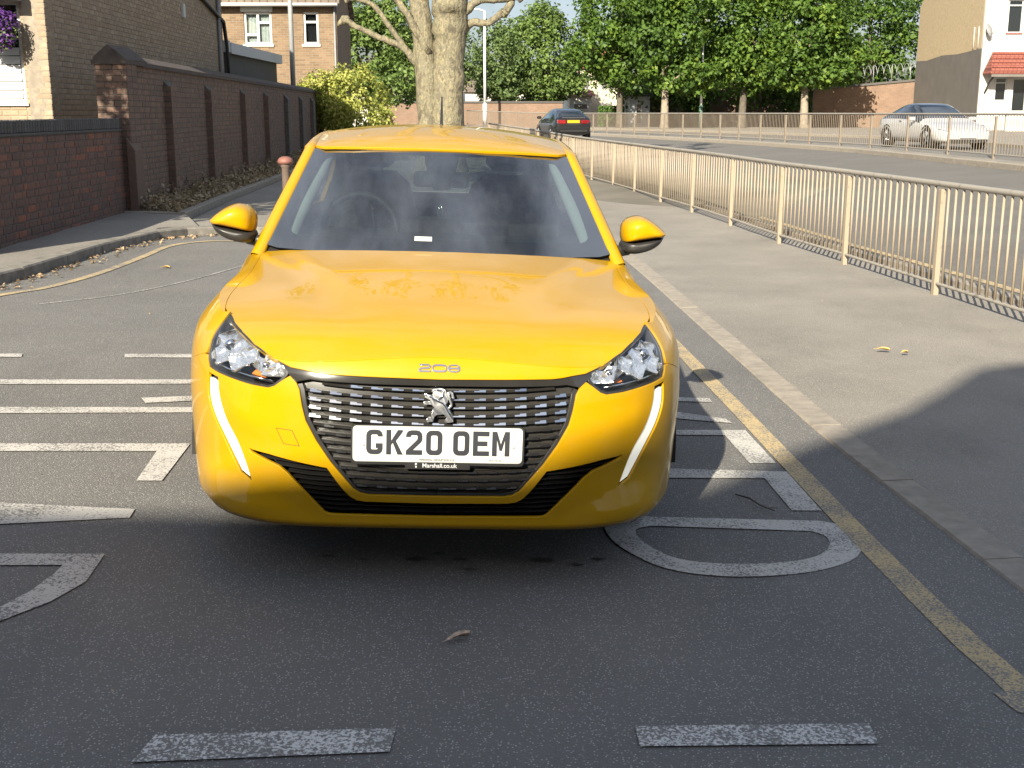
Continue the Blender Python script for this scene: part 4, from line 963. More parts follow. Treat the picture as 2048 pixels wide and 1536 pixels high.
# creasing ledge and upright bricks
cr_ = MB(); aa = np.array(A); dd = (np.array(B)-aa); TT = np.hypot(*dd); dd /= TT; ang = math.atan2(dd[1], dd[0])
MB().box(0, TT, -.02, .255, 1.27, 1.293, M=Matrix.Translation((A[0], A[1], 0)) @ Matrix.Rotation(ang, 4, 'Z')).build('tile_creasing', 'blue_brick', lw)
bm_me = None
i = 0; s_ = 0.
cop = []
while s_ < TT-.06:
    cop.append(s_+.0325); s_ += .075
me = MB().bbox(-.0325,.0325,-.11,.11,-.062,.062,.006); me = pymesh('coping_brick', me.v, me.f); me.materials.append(mat('blue_brick'))
for s_ in cop:
    p = aa+dd*s_-wn_*.10
    link_mesh('coping_brick', me, None, lw, (p[0], p[1], 1.357+random.uniform(-.003,.003)), (random.uniform(-.01,.01), 0, ang))
local(lw)
# tall wall
TWx = lambda y: -4.88-.055*(y-15.6)
tw_ = empty('tall_brick_wall', (TWx(27), 27, .2)); tag(tw_, 'tall dark purple brick wall with raised buttresses and a gabled end pier', 'wall')
A, B = (TWx(15.75), 15.75), (TWx(39.4), 39.4); tn = np.array([1, .055]); tn = tn/np.hypot(*tn)
wall_core(tw_, A, B, tn, .33, -.1, 2.08, 'mortar_dark')
bricks_on(tw_, A, B, .14, 2.07, tn, 'purple_brick', 200)
P = []
for y_ in (15.75, 39.4):
    x_ = TWx(y_); P += [(x_+.04, y_, 2.075), (x_+.04, y_, 2.13), (x_-.165, y_, 2.23), (x_-.37, y_, 2.13), (x_-.37, y_, 2.075)]
MB().add(P, [(0,5,6,1),(1,6,7,2),(2,7,8,3),(3,8,9,4),(4,9,5,0),(0,1,2,3,4),(9,8,7,6,5)]).build('wall_coping', 'dark_cap', tw_)
for y_ in (17.7, 20.7, 24.2, 27.3, 30.7, 33.8, 36.6, 39.1):
    x_ = TWx(y_); b = MB()
    P = [(-.05,0),(.115,0),(.115,1.82),(-.05,2.0)]
    b.prism(P, lambda q: (x_+q[0], y_+.17, q[1]), lambda q: (x_+q[0], y_-.17, q[1])); bt = b.build('buttress', 'mortar_dark', tw_)
    if y_ < 29:
        # the bricks of the buttress: face and end
        zz = .14; k = 0
        fm = MB()
        while zz < 1.80:
            for (ya, yb_) in (((-.17, .045), (.055, .17)) if k % 2 else ((-.17, -.065), (-.055, .17))):
                fm.bbox(x_+.085, x_+.119, y_+ya, y_+yb_, zz, zz+.065, .004, random.random())
            fm.bbox(x_+.004, x_+.110, y_-.174, y_-.14, zz, zz+.065, .004, random.random())
            zz += .075; k += 1
        q = fm.build('buttress_brickwork', 'purple_brick', bt, rnd=True); q['kind'] = 'stuff'
# end pier with gabled cap
x_ = TWx(15.6); pier = MB().bbox(x_-.33, x_+.06, 15.36, 15.78, -.1, 2.08, .01).build('end_pier', 'mortar_dark', tw_)
fm = MB(); zz = .14; k = 0
while zz < 2.05:
    for xa, xb in (((-.33,-.115),(-.105,.06)) if k % 2 else ((-.33,-.225),(-.215,-.0),(.01,.06))): fm.bbox(x_+xa, x_+xb, 15.352, 15.40, zz, zz+.065, .004, random.random())
    fm.bbox(x_+.03, x_+.066, 15.372, 15.56, zz, zz+.065, .004, random.random()); fm.bbox(x_+.03, x_+.066, 15.57, 15.78, zz, zz+.065, .004, random.random())
    zz += .075; k += 1
fm.build('pier_brickwork', 'purple_brick', tw_, rnd=True)['kind'] = 'stuff'
MB().prism([(-.365,2.08),(.075,2.08),(.075,2.14),(-.145,2.32),(-.365,2.14)], lambda q: (x_+q[0], 16.2, q[1]), lambda q: (x_+q[0], 15.33, q[1])).build('pier_cap', 'dark_cap', tw_)
b = MB(); b.prism([(0,0),(.10,0),(.10,1.02),(0,1.18)], lambda q: (x_+.02+q[0], 15.62, q[1]), lambda q: (x_+.02+q[0], 15.30, q[1])).build('low_buttress', 'purple_brick', tw_)
local(tw_)

def brick_tex(name, c1, c2, mort, sc=1.0, horiz='x'):
    t = NT(name); c = t.coord(); sp = t.new('SeparateXYZ'); t.link(c, sp.inputs[0]); cb = t.new('CombineXYZ'); t.link(sp.outputs['X' if horiz == 'x' else 'Y'], cb.inputs['X']); t.link(sp.outputs['Z'], cb.inputs['Y'])
    b = t.new('TexBrick'); t.link(cb.outputs[0], b.inputs['Vector']); b.inputs['Scale'].default_value = sc; b.inputs['Brick Width'].default_value = .225; b.inputs['Row Height'].default_value = .075; b.inputs['Mortar Size'].default_value = .008
    b.inputs['Color1'].default_value = (*c1, 1); b.inputs['Color2'].default_value = (*c2, 1); b.inputs['Mortar'].default_value = (*mort, 1); b.inputs['Bias'].default_value = -.1
    t.set(Base_Color=t.mix(t.ramp(t.noise(c, 1.4, 5), [(.35, .35), (.7, 0.)]), b.outputs['Color'], tuple(q*.6 for q in c1)), Roughness=.9)
    t.bump(t.math('SUBTRACT', 1.0, b.outputs['Fac']), .6, .01); MATS[name] = t.m
brick_tex('tan_courses', (.33,.25,.165), (.40,.31,.21), (.27,.23,.18))
# ------------------------------------------------------------------ tan brick building on the left
tbx = lambda y: -6.36-.035*(y-16.9)
tb = empty('tan_brick_building', (-7.5, 18, .2)); tag(tb, 'tan brick building with a flower basket at its window, left of the tall wall', 'building')
A, B = (tbx(16.9), 16.9), (tbx(29), 29); bn = np.array([1, .035]); bn = bn/np.hypot(*bn)
wall_core(tb, A, B, bn, .30, .0, 5.4, 'mortar_pale')
bricks_on(tb, A, B, 1.0, 5.2, bn, 'tan_brick', 260, flemish=False)
fr_a, fr_b = (-11, 16.9), (tbx(16.9), 16.9)
W0, W1, WZ0, WZ1 = -8.4, -6.70, 1.62, 2.98
for q0, q1, z0_, z1_ in ((-11, W0, 0, 5.4), (W1, tbx(16.9)-.003, 0, 5.4), (W0, W1, 0, WZ0-.02), (W0, W1, WZ1, 5.4)):
    MB().box(q0, q1, 16.903, 17.2, z0_, z1_).build('wall_core', 'tan_courses', tb)
bricks_on(tb, (W1, 16.9), (tbx(16.9)+.002, 16.9), 1.0, 5.2, (0, -1), 'tan_brick', 60, flemish=False)
bricks_on(tb, (W0, 16.9), (W1-.01, 16.9), 1.0, WZ0-.05, (0, -1), 'tan_brick', 30, flemish=False)
plain('window_white', (.54, .54, .525), .4, var=.04, scale=4)
plain('slat_white', (.46, .47, .46), .5, var=.05, scale=3)
plain('dark_room', (.02, .02, .022), .8)
wd = empty('window', parent=tb)
f = MB(); f.box(W0, W1, 16.95, 17.02, WZ0, WZ0+.05); f.box(W0, W1, 16.95, 17.02, WZ1-.06, WZ1); f.box(W1-.06, W1, 16.951, 17.019, WZ0+.05, WZ1-.06); f.box(W0, W0+.06, 16.951, 17.019, WZ0+.05, WZ1-.06); f.box(-7.55,-7.49,16.951,17.019,WZ0+.05,WZ1-.06); f.build('frame', 'window_white', wd)
MB().box(W0+.02, W1-.02, 16.985, 16.990, WZ0+.02, WZ1-.02).build('pane', 'house_glass', wd)
MB().box(W0-.03, W1+.03, 16.86, 16.96, WZ0-.04, WZ0-.003).build('sill', 'window_white', wd)
for k in range(6): MB().add([(W0+.06,16.93,WZ0+.06+k*.115),(W1-.06,16.93,WZ0+.06+k*.115),(W1-.06,16.945,WZ0+.165+k*.115),(W0+.06,16.945,WZ0+.165+k*.115),(W0+.06,16.94,WZ0+.06+k*.115),(W1-.06,16.94,WZ0+.06+k*.115),(W1-.06,16.952,WZ0+.165+k*.115),(W0+.06,16.952,WZ0+.165+k*.115)],[(0,1,2,3),(5,4,7,6),(3,2,6,7),(1,0,4,5)]).build('shutter_slat', 'slat_white', wd)
MB().box(W0, W1, 17.15, 17.18, WZ0, WZ1).build('dark_room', 'dark_room', wd)
plain('grey_plastic', (.22, .22, .22), .5); plain('black_plastic', (.02, .02, .021), .45); plain('soffit_grey', (.25,.25,.25), .6)
MB().box(-9.5, W1+.06, 16.55, 16.89, WZ1-.02, WZ1+.16).build('window_hood', 'soffit_grey', tb)
xe_ = tbx(28.4)+.05
MB().tube([(xe_, 28.4, 0), (xe_, 28.4, 5.2)], .04, 8).build('drainpipe', 'grey_plastic', tb)
MB().tube([(tbx(25.4)+.04, 25.4, 4.05), (tbx(27.0)+.05, 27.0, 3.85), (tbx(28.9)+.06, 28.9, 3.55), (tbx(29)+.08, 29.05, 3.0), (tbx(29)+.08, 29.1, 1.5)], .045, 8).build('waste_pipe', 'black_plastic', tb)
MB().tube([(tbx(27)+.10, 27.0, 4.75), (tbx(29)+.10, 29.3, 4.55)], [.08,.09], 8).build('gutter', 'black_plastic', tb)
MB().bbox(tbx(25)+.0, tbx(25)+.06, 24.95, 25.08, 3.35, 3.62, .01).build('vent_box', 'window_white', tb)
MB().prism([(-11.2,5.4),(-6.2,5.4),(-8.7,7.2)], lambda q: (q[0]-.3, 29.3, q[1]), lambda q: (q[0], 16.6, q[1])).build('roof', 'blue_brick', tb)
MB().box(-11,-7.2,28.7,29,0,5.4).build('wall_core', 'mortar_pale', tb); local(tb)
# flower basket hanging at the window
def leaves(center, rad, n, size, rs, up=.3, flat=1.0, shell=.55, clump=0, outward=.6):
    """quads spread through an ellipsoid; returns verts (4n,3)"""
    rad = np.array(rad, float); c = np.array(center, float)
    if clump:
        cd = rs.normal(size=(clump, 3)); cd /= np.linalg.norm(cd, axis=1, keepdims=True); cr2 = rs.uniform(shell, 1.0, (clump, 1))**.6; cc = cd*cr2
        pick = rs.randint(0, clump, n); p = cc[pick]+rs.normal(size=(n, 3))*(.55/clump**.36)
    else:
        d = rs.normal(size=(n, 3)); d /= np.linalg.norm(d, axis=1, keepdims=True); p = d*rs.uniform(shell**3, 1, (n, 1))**(1/3.)
        pick = np.zeros(n, int)
    out = p/np.maximum(np.linalg.norm(p, axis=1, keepdims=True), 1e-6)
    P = c+p*rad
    nn = rs.normal(size=(n, 3))*(1-outward)+out*outward+np.array([0, 0, up]); nn /= np.linalg.norm(nn, axis=1, keepdims=True)
    t = np.cross(nn, rs.normal(size=(n, 3))); t /= np.maximum(np.linalg.norm(t, axis=1, keepdims=True), 1e-6); b = np.cross(nn, t)
    s = size*rs.uniform(.55, 1.25, (n, 1)); bend = nn*s*.22
    V = np.stack([P-t*s*.55, P-b*s*.36+bend, P+t*s*.6, P+b*s*.36+bend], 1).reshape(-1, 3)
    return V, pick
def leaf_obj(name, Vs, m, parent, rs, rv=None):
    V = np.concatenate(Vs); n = len(V)//4
    me = bpy.data.meshes.new(name); me.vertices.add(4*n); me.vertices.foreach_set('co', V.astype(np.float32).ravel())
    me.loops.add(4*n); me.loops.foreach_set('vertex_index', np.arange(4*n, dtype=np.int32)); me.polygons.add(n); me.polygons.foreach_set('loop_start', np.arange(0, 4*n, 4, dtype=np.int32))
    me.update(calc_edges=True); a = me.attributes.new('rnd', 'FLOAT', 'FACE'); a.data.foreach_set('value', (rs.uniform(0, 1, n) if rv is None else rv).astype(np.float32))
    return link_mesh(name, me, m, parent)
def leaf_mat(name, cols, trans=.35, rough=.55):
    t = NT(name); a = t.new('Attribute'); a.attribute_name = 'rnd'; n = len(cols)
    col = t.ramp(a.outputs['Fac'], [(k/(n-1), q) for k, q in enumerate(cols)])
    t.set(Base_Color=col, Roughness=rough, Specular_IOR_Level=.3)
    tr = t.new('BsdfTranslucent'); t.link(t.mix(.5, col, (.35, .42, .05), 'MULTIPLY'), tr.inputs['Color']); t.link(col, tr.inputs['Color'])
    mx = t.new('MixShader'); mx.inputs[0].default_value = trans; t.link(t.b.outputs[0], mx.inputs[1]); t.link(tr.outputs[0], mx.inputs[2]); t.link(mx.outputs[0], t.out.inputs['Surface']); MATS[name] = t.m
leaf_mat('petals', [(.07,.025,.14),(.16,.06,.28),(.11,.04,.20),(.30,.16,.40)], .3); leaf_mat('basket_green', [(.06,.10,.03),(.12,.17,.05),(.20,.24,.10)], .3)
rs = np.random.RandomState(11)
fb = empty('hanging_flower_basket', (-6.92, 16.62, 2.55)); tag(fb, 'hanging basket of purple and green trailing flowers in front of the window', 'flower basket')
leaf_obj('flowers', [leaves((0,0,.12), (.30,.20,.20), 700, .055, rs)[0], leaves((0,-.02,-.10), (.27,.18,.16), 420, .05, rs)[0]], 'petals', fb, rs)
leaf_obj('foliage', [leaves((0,0,-.02), (.29,.18,.24), 620, .05, rs)[0]], 'basket_green', fb, rs)
MB().lathe([(.001,-.16),(.10,-.14),(.16,-.04),(.17,0)], n=16).build('basket', 'black_plastic', fb)
MB().tube([(0,0,0),(0,.02,.45)], .006, 5).build('hanger', 'black_plastic', fb)
MB().tube([(0,.24,.50),(0,.02,.45)], .010, 5).build('bracket', 'black_plastic', fb)

# ------------------------------------------------------------------ garage block and brick house at the back left
brick_tex('house_brick', (.17,.112,.066), (.27,.18,.105), (.25,.21,.16)); brick_tex('house_brick_side', (.17,.112,.066), (.27,.18,.105), (.25,.21,.16), horiz='y')
brick_tex('far_brick', (.20,.125,.085), (.26,.16,.11), (.26,.21,.16))
plain('fascia_grey', (.46, .48, .50), .5, var=.05); plain('dark_clad', (.055, .055, .055), .7, var=.15, scale=3)
gb = empty('garage_block', (-7.6, 33, 0)); tag(gb, 'dark flat-roofed block with a pale grey fascia rising behind the tall wall', 'building')
MB().box(-8.8,-7.0,30.2,36.6,0,2.95).build('wall', 'dark_clad', gb)
MB().box(-9.0,-6.88,30.0,30.18,2.93,3.20).build('fascia', 'fascia_grey', gb); MB().box(-7.0,-6.86,30.185,36.8,2.90,3.16).build('fascia', 'fascia_grey', gb)
MB().box(-8.9,-7.0,30.19,36.7,2.96,3.10).build('flat_roof', 'dark_clad', gb); local(gb)
def roof_mat(name, c1, c2, wave=26):
    t = NT(name); c = t.coord(); b = t.new('TexBrick'); sp = t.new('SeparateXYZ'); t.link(c, sp.inputs[0]); cb = t.new('CombineXYZ'); t.link(sp.outputs['X'], cb.inputs['X']); t.link(sp.outputs['Z'], cb.inputs['Y'])
    t.link(cb.outputs[0], b.inputs['Vector']); b.inputs['Scale'].default_value = 1; b.inputs['Brick Width'].default_value = .25; b.inputs['Row Height'].default_value = .16; b.inputs['Mortar Size'].default_value = .02
    b.inputs['Color1'].default_value = (*c1, 1); b.inputs['Color2'].default_value = (*c2, 1); b.inputs['Mortar'].default_value = (*[q*.5 for q in c1], 1)
    t.set(Base_Color=b.outputs['Color'], Roughness=.85); t.bump(t.math('SUBTRACT', 1.0, b.outputs['Fac']), .8, .03); MATS[name] = t.m
roof_mat('brown_tiles', (.15,.12,.095), (.20,.16,.12)); roof_mat('red_tiles', (.24,.072,.052), (.29,.092,.066))
plain('curtain', (.66, .65, .62), .9, var=.15, scale=14)
def window(parent, x0, x1, z0, z1, y, kind='two', fr='window_white', behind='curtain'):
    w = empty('window', parent=parent); b = MB(); t = .065
    b.box(x0, x1, y-.05, y+.04, z0, z0+t); b.box(x0, x1, y-.05, y+.04, z1-t, z1); b.box(x0, x0+t, y-.049, y+.039, z0+t, z1-t); b.box(x1-t, x1, y-.049, y+.039, z0+t, z1-t)
    xm = (x0+x1)/2
    if kind == 'two': b.box(xm-.04, xm+.04, y-.048, y+.038, z0+t, z1-t); b.box(xm+.04, x1-t, y-.047, y+.037, z1-.36, z1-.28); b.box(x0+t, xm-.04, y-.047, y+.037, z0+.26, z0+.34)
    else: b.box(x0+t, x1-t, y-.048, y+.038, z1-.34, z1-.27)
    b.build('frame', fr, w)
    MB().box(x0+.02, x1-.02, y-.012, y-.008, z0+.02, z1-.02).build('pane', 'house_glass', w)
    V = []; n = 24
    for k in range(n+1): V += [(x0+(x1-x0)*k/n, y+.10+.02*math.sin(k*2.1), z0), (x0+(x1-x0)*k/n, y+.10+.02*math.sin(k*2.1), z1)]
    MB().add(V, [(2*k, 2*k+2, 2*k+3, 2*k+1) for k in range(n)]).build('curtain', behind, w)
    MB().box(x0-.06, x1+.06, y-.14, y-.02, z0-.08, z0-.003).build('sill', fr, w)
    return w
bh_ = empty('brick_house', (-8, 41, .3)); tag(bh_, 'brown brick house with two white windows and a tiled roof behind the tall wall', 'house')
def wall_with_holes(parent, x0, x1, z0, z1, y, th, holes, m):
    """front wall at y with window openings, as one slab"""
    o = panel('wall', [(x0,z0),(x1,z0),(x1,z1),(x0,z1)], [[(a,c),(b,c),(b,d),(a,d)] for a, b, c, d in holes], lambda a, b: (a+0*b, y+0*a, b+0*a), m, parent, 1.2, flange=th, lip=0.0)
    return o
wall_with_holes(bh_, -11.5, -5.8, 0, 5.0, 41, .14, [(-8.86,-7.95,3.70,4.72),(-6.90,-6.40,3.70,4.72)], 'house_brick')
window(bh_, -8.855,-7.955,3.705,4.715,41.09); window(bh_, -6.895,-6.405,3.705,4.715,41.09,'one',behind='dark_room')
MB().box(-8.95,-7.9,40.95,41.0,4.73,4.93).build('lintel', 'window_white', bh_)
MB().add([(-5.8,41.0,0),(-6.4,49,0),(-6.4,49,5.0),(-6.2,45,7.6),(-5.8,41.0,5.0)], [(0,1,2,3,4)]).build('gable_wall', 'house_brick_side', bh_)
MB().box(-11.5,-6.1,41.7,41.75,0,4.9).build('inner_wall', 'dark_room', bh_)
MB().add([(-11.8,40.7,4.96),(-5.65,40.7,4.96),(-6.05,45,7.75),(-11.8,45,7.75),(-6.25,49.3,4.96),(-11.8,49.3,4.96),(-11.8,40.7,5.06),(-5.65,40.7,5.06),(-6.05,45,7.85),(-11.8,45,7.85),(-6.25,49.3,5.06),(-11.8,49.3,5.06)], [(0,1,2,3),(3,2,4,5),(7,6,9,8),(8,9,11,10),(0,6,7,1),(1,7,8,2),(2,8,10,4)]).build('roof', 'brown_tiles', bh_)
MB().tube([(-11.6,40.64,4.93),(-5.7,40.64,4.93)], .06, 8).build('gutter', 'window_white', bh_)
MB().tube([(-5.86,40.95,0),(-5.86,40.95,4.9)], .035, 8).build('drainpipe', 'grey_plastic', bh_); local(bh_)

# ------------------------------------------------------------------ railings
def rail_mat(name, col, wear, k):
    t = NT(name); c = t.coord(); f = t.ramp(t.noise(c, 9, 5, .7), [(k, 0.), (k+.12, 1.)])
    t.set(Base_Color=t.mix(f, col, wear), Roughness=.55); t.bump(t.noise(c, 50, 3), .15, .004); MATS[name] = t.m
rail_mat('cream_rail', (.325,.265,.192), (.20,.16,.118), .56); rail_mat('galvanised', (.30,.275,.235), (.16,.145,.125), .56)
plain('far_rail_cream', (.21,.172,.13), .6, var=.1)
def railing(name, label, xf, yposts, h, obj_bar_until, base_off, m, mt, nb=15, pw_=.062, br=.0105, lean=0.):
    r = empty(name, (xf(yposts[0]), yposts[0], float(zt(xf(yposts[0]), yposts[0])))); tag(r, label, 'railing')
    bar_me = MB().tube([(0,0,0),(0,0,1)], br, 6).v, None
    rest = MB(); mb_ = MB().tube([(0,0,.0),(0,0,1.0)], br, 6); bme = pymesh('bar', mb_.v, mb_.f, True); bme.materials.append(mat(m))
    mp_ = MB().bbox(-pw_/2, pw_/2, -.022, .022, 0, h-.02, .004); pme = pymesh('post', mp_.v, mp_.f); pme.materials.append(mat(m))
    P = [(float(xf(y)), y, float(zt(xf(y), y))+base_off) for y in yposts]
    for i, p in enumerate(P):
        q = P[min(i+1, len(P)-1)]; q0 = P[max(i-1, 0)]; a = math.atan2(q[1]-q0[1], q[0]-q0[0])
        link_mesh('post', pme, None, r, (p[0], p[1], p[2]-.02), (0, 0, a+math.pi/2*0))
        if i == len(P)-1: break
        p1 = P[i+1]
        for k in range(1, nb+1):
            t = k/(nb+1); x, y, z = (p[j]+(p1[j]-p[j])*t for j in range(3))
            if y < obj_bar_until:
                o = link_mesh('bar', bme, None, r, (x, y, z+.09), (random.uniform(-.006,.006), random.uniform(-.006,.006), 0)); o.scale = (1, 1, h-.10)
            else: rest.tube([(x, y, z+.09), (x, y, z+h-.01)], br, 5, cap=False)
    MB().tube([(q[0], q[1], q[2]+h) for q in P], .025, 10).build('top_rail', mt, r); MB().tube([(q[0], q[1], q[2]+.09) for q in P], .015, 8).build('bottom_rail', mt, r)
    if rest.v:
        o = rest.build('bars', m, r); o['kind'] = 'stuff'
    local(r); return r
railing('near_railing', 'cream barred pedestrian railing along the near pavement, closest to the yellow car', RN, [6.05,8.1,10.17,12.3,14.3,16.6,18.85,20.85,23.0,25.04,27.2,29.3,31.4,33.5,35.6,37.7,39.8], .93, 31.0, .025, 'cream_rail', 'galvanised')
railing('far_railing', 'pale barred railing along the central strip across the near carriageway', RF, [19.0,21.2,23.58,26.03,28.67,31.47,34.18,36.3,38.49,40.45,42.58,44.47,46.17,47.9,49.63,51.47,53.22,54.9,56.61,58.36,60.13,62.1,64.1,66.1,68.1,70.1,72.1,74.1,76.1,78.1], .93, 0, .05, 'far_rail_cream', 'galvanised', nb=16, br=.0085, pw_=.07)
# ------------------------------------------------------------------ posts
plain('lamp_grey', (.42, .43, .43), .5, .3, var=.1); plain('lamp_white', (.66, .66, .64), .5, var=.08); plain('post_green', (.07, .12, .09), .5); plain('bollard_red', (.20, .085, .065), .6, var=.15); plain('bollard_brown', (.14, .10, .08), .7, var=.2)
def lamp(name, label, x, y, h, r, m, arm=(0, -1), low=None):
    z = float(zt(x, y)); l = empty(name, (x, y, z)); tag(l, label, 'lamp post', 'street lamp posts')
    MB().tube([(0,0,0),(0,0,1.5)], r*1.5, 12).build('base', low or m, l)
    MB().tube([(0,0,1.5),(0,0,h*.6),(0,0,h)], [r,r*.9,r*.65], 12).build('pole', m, l)
    a = Vector((*arm, 0)); MB().tube([(0,0,h-.02),tuple(a*.4+Vector((0,0,h+.1))),tuple(a*.9+Vector((0,0,h+.13)))], [r*.6,r*.5,r*.45], 8).build('arm', m, l)
    b = MB(); c = a*1.2+Vector((0,0,h+.13)); b.bbox(c.x-.14-.25*abs(a.x), c.x+.14+.25*abs(a.x), c.y-.14-.25*abs(a.y), c.y+.14+.25*abs(a.y), c.z-.06, c.z+.06, .03); b.build('lantern', m, l)
    return l
lamp('lamp_post', 'grey lamp post rising in front of the brown brick house', -6.42, 36.0, 8.5, .075, 'lamp_grey', (1, 0))
lamp('lamp_post', 'white lamp post standing right of the twin-trunk plane tree', -1.86, 84.0, 7.6, .10, 'lamp_white', (-1, 0))
lamp('lamp_post', 'pale lamp post with a green base among the right-hand trees', 12.45, 80.5, 6.6, .085, 'lamp_white', (0, -1), 'post_green')
bo = empty('bollard', (-2.82, 15.05, float(zt(-2.82, 15.05))+.02)); tag(bo, 'brown bollard with a red domed cap behind the yellow car', 'bollard')
MB().lathe([(.050,0),(.050,.70),(.062,.715),(.062,.74)], n=16).build('post', 'bollard_brown', bo)
MB().lathe([(.062,.74),(.094,.755),(.098,.775),(.094,.79),(.080,.815),(.045,.835),(.001,.84)], n=20).build('cap', 'bollard_red', bo)
# ------------------------------------------------------------------ trees
leaf_mat('leaf_big', [(.038,.076,.016),(.063,.121,.023),(.095,.172,.029),(.140,.229,.038),(.241,.317,.045)], .38)
leaf_mat('leaf_mid', [(.073,.122,.033),(.122,.188,.049),(.171,.253,.065),(.227,.309,.081)], .38)
leaf_mat('leaf_far', [(.090,.139,.049),(.139,.204,.069),(.195,.269,.090)], .38)
leaf_mat('leaf_gold', [(.130,.163,.033),(.276,.309,.065),(.455,.471,.114),(.600,.600,.195)], .38)
leaf_mat('leaf_dry', [(.20,.15,.09),(.32,.25,.16),(.42,.33,.21),(.22,.18,.10),(.50,.40,.27)], .15, .8)
leaf_mat('leaf_hedge', [(.05,.10,.02),(.08,.15,.03),(.12,.20,.04)], .3)
t = NT('bark_plane'); c = t.coord('Object', (1, 1, .55))
n1 = t.noise(c, 5.5, 5, .6); n2 = t.noise(c, 13, 4, .6)
col = t.ramp(n1, [(.32, (0.094,0.083,0.058)), (.43, (0.137,0.122,0.079)), (.47, (0.245,0.209,0.130)), (.52, (0.158,0.144,0.097)), (.58, (0.194,0.173,0.108)), (.61, (0.288,0.245,0.144)), (.70, (0.115,0.101,0.068))])
col = t.mix(t.ramp(n2, [(.55, 0.), (.60, .8)]), col, (.12, .105, .075)); t.set(Base_Color=col, Roughness=.85); t.bump(t.math('ADD', n2, n1), .9, .05); MATS['bark_plane'] = t.m
plain('bark_dark', (.10, .085, .065), .9, var=.35, scale=4, bump=.5); plain('bark_pale', (.24, .20, .15), .9, var=.3, scale=4, bump=.5)
def tree(name, label, x, y, crown, n, size, m, trunk_r, trunk_h, bark='bark_dark', limbs=5, seed=1, cat='tree', group=None, clump=40, z=None, shell=.5):
    rs = np.random.RandomState(seed); zg = float(zt(x, y)) if z is None else z
    t = empty(name, (x, y, zg-.1)); tag(t, label, cat, group)
    b = MB(); lean = rs.uniform(-.15, .15, 2)
    top = Vector((lean[0], lean[1], trunk_h))
    b.tube([(0,0,0),(lean[0]*.3,lean[1]*.3,trunk_h*.12),(lean[0]*.6,lean[1]*.6,trunk_h*.6),tuple(top)], [trunk_r*1.5,trunk_r*1.05,trunk_r*.9,trunk_r*.75], 12)
    for k in range(limbs):
        c = crown[k % len(crown)]; tgt = Vector((c[0]+rs.uniform(-.4,.4)*c[3], c[1]+rs.uniform(-.4,.4)*c[4], c[2]+rs.uniform(-.2,.5)*c[5]))
        mid = top.lerp(tgt, .5)+Vector((rs.uniform(-.3,.3), rs.uniform(-.3,.3), .3)); b.tube([tuple(top-Vector((0,0,.3))), tuple(mid), tuple(tgt)], [trunk_r*.6,trunk_r*.35,trunk_r*.12], 7)
    b.build('trunk', bark, t)
    tot = sum(c[3]*c[4]*c[5] for c in crown)**(2/3.); Vs = []; rv = []
    for c in crown:
        k = int(n*(c[3]*c[4]*c[5])**(2/3.)/sum((q[3]*q[4]*q[5])**(2/3.) for q in crown))
        V, pick = leaves(c[:3], c[3:6], k, size, rs, clump=clump, shell=shell, up=.35, outward=.45)
        tone = rs.uniform(0, 1, clump)[pick]; Vs.append(V); rv.append(np.clip(.55*tone+.45*rs.uniform(0, 1, k), 0, 1))
    leaf_obj('crown', Vs, m, t, rs, np.concatenate(rv)); return t
# big trees on the right
G = 'broad-leaved trees across the main road'
tree('street_tree', 'tall dark green tree on the left end of the right-hand row, over the cream house', 7.4, 84, [(0,0,8.0,2.9,3,3.0),(-1.2,0,5.6,2.4,2.6,2.2),(1.6,0,10.5,2.6,2.6,2.6),(.3,0,3.9,2.2,2.2,1.3)], 12500, 0.29, 'leaf_big', .22, 3.6, seed=2, group=G, clump=60)
tree('street_tree', 'bright green tree left of the pale lamp post in the right-hand row', 10.0, 80, [(0,0,6.2,2.7,3,2.7),(.6,0,3.9,2.3,2.6,1.5),(-.4,0,9.5,3.2,3,3.0),(1.0,-.5,8,2.2,2,2),(1.6,0,3.3,2.0,2.0,1.1)], 16500, 0.29, 'leaf_big', .26, 3.0, 'bark_pale', seed=3, group=G, clump=70)
tree('street_tree', 'leafy tree just behind the pale lamp post in the right-hand row', 15.6, 83, [(0,0,6.4,3.2,3,3.0),(-1.2,0,4.2,2.2,2.4,1.5),(.6,0,10.0,3.4,3,3.0),(1.6,0,3.7,2.2,2.2,1.3)], 16000, 0.29, 'leaf_big', .26, 3.2, seed=4, group=G, clump=70)
tree('street_tree', 'leafy tree with a pale trunk beside the brick wall in the right-hand row', 19.2, 80, [(0,0,5.9,2.8,3,2.5),(-.8,0,3.9,2.0,2.2,1.3),(.8,0,9.3,3.2,3,3.0),(1.9,.5,4.6,2.3,2.2,1.6),(1.2,0,3.5,1.8,1.8,1.0)], 16000, 0.29, 'leaf_big', .27, 3.0, 'bark_pale', seed=5, group=G, clump=70)
tree('street_tree', 'dark tree behind the brown-sided house at the end of the right-hand row', 27.6, 96, [(0,0,6.5,4.2,3,3.4),(.5,0,10.5,4.4,3,3.4),(-3.0,0,5.0,3.0,2.4,2.4),(2.5,0,5.5,3,3,2.6)], 11760, 0.30, 'leaf_big', .3, 3.4, seed=6, group=G, clump=60)
tree('street_tree', 'shaded tree filling the gap behind the right-hand row', 13.0, 95, [(0,0,5.0,5,3,4.0),(4.5,0,4.4,4.5,3,3.4),(-3,0,4.4,3.5,3,2.8),(9,0,4.6,4,3,3.4)], 10920, 0.34, 'leaf_big', .3, 3.0, seed=7, group=G, clump=60)
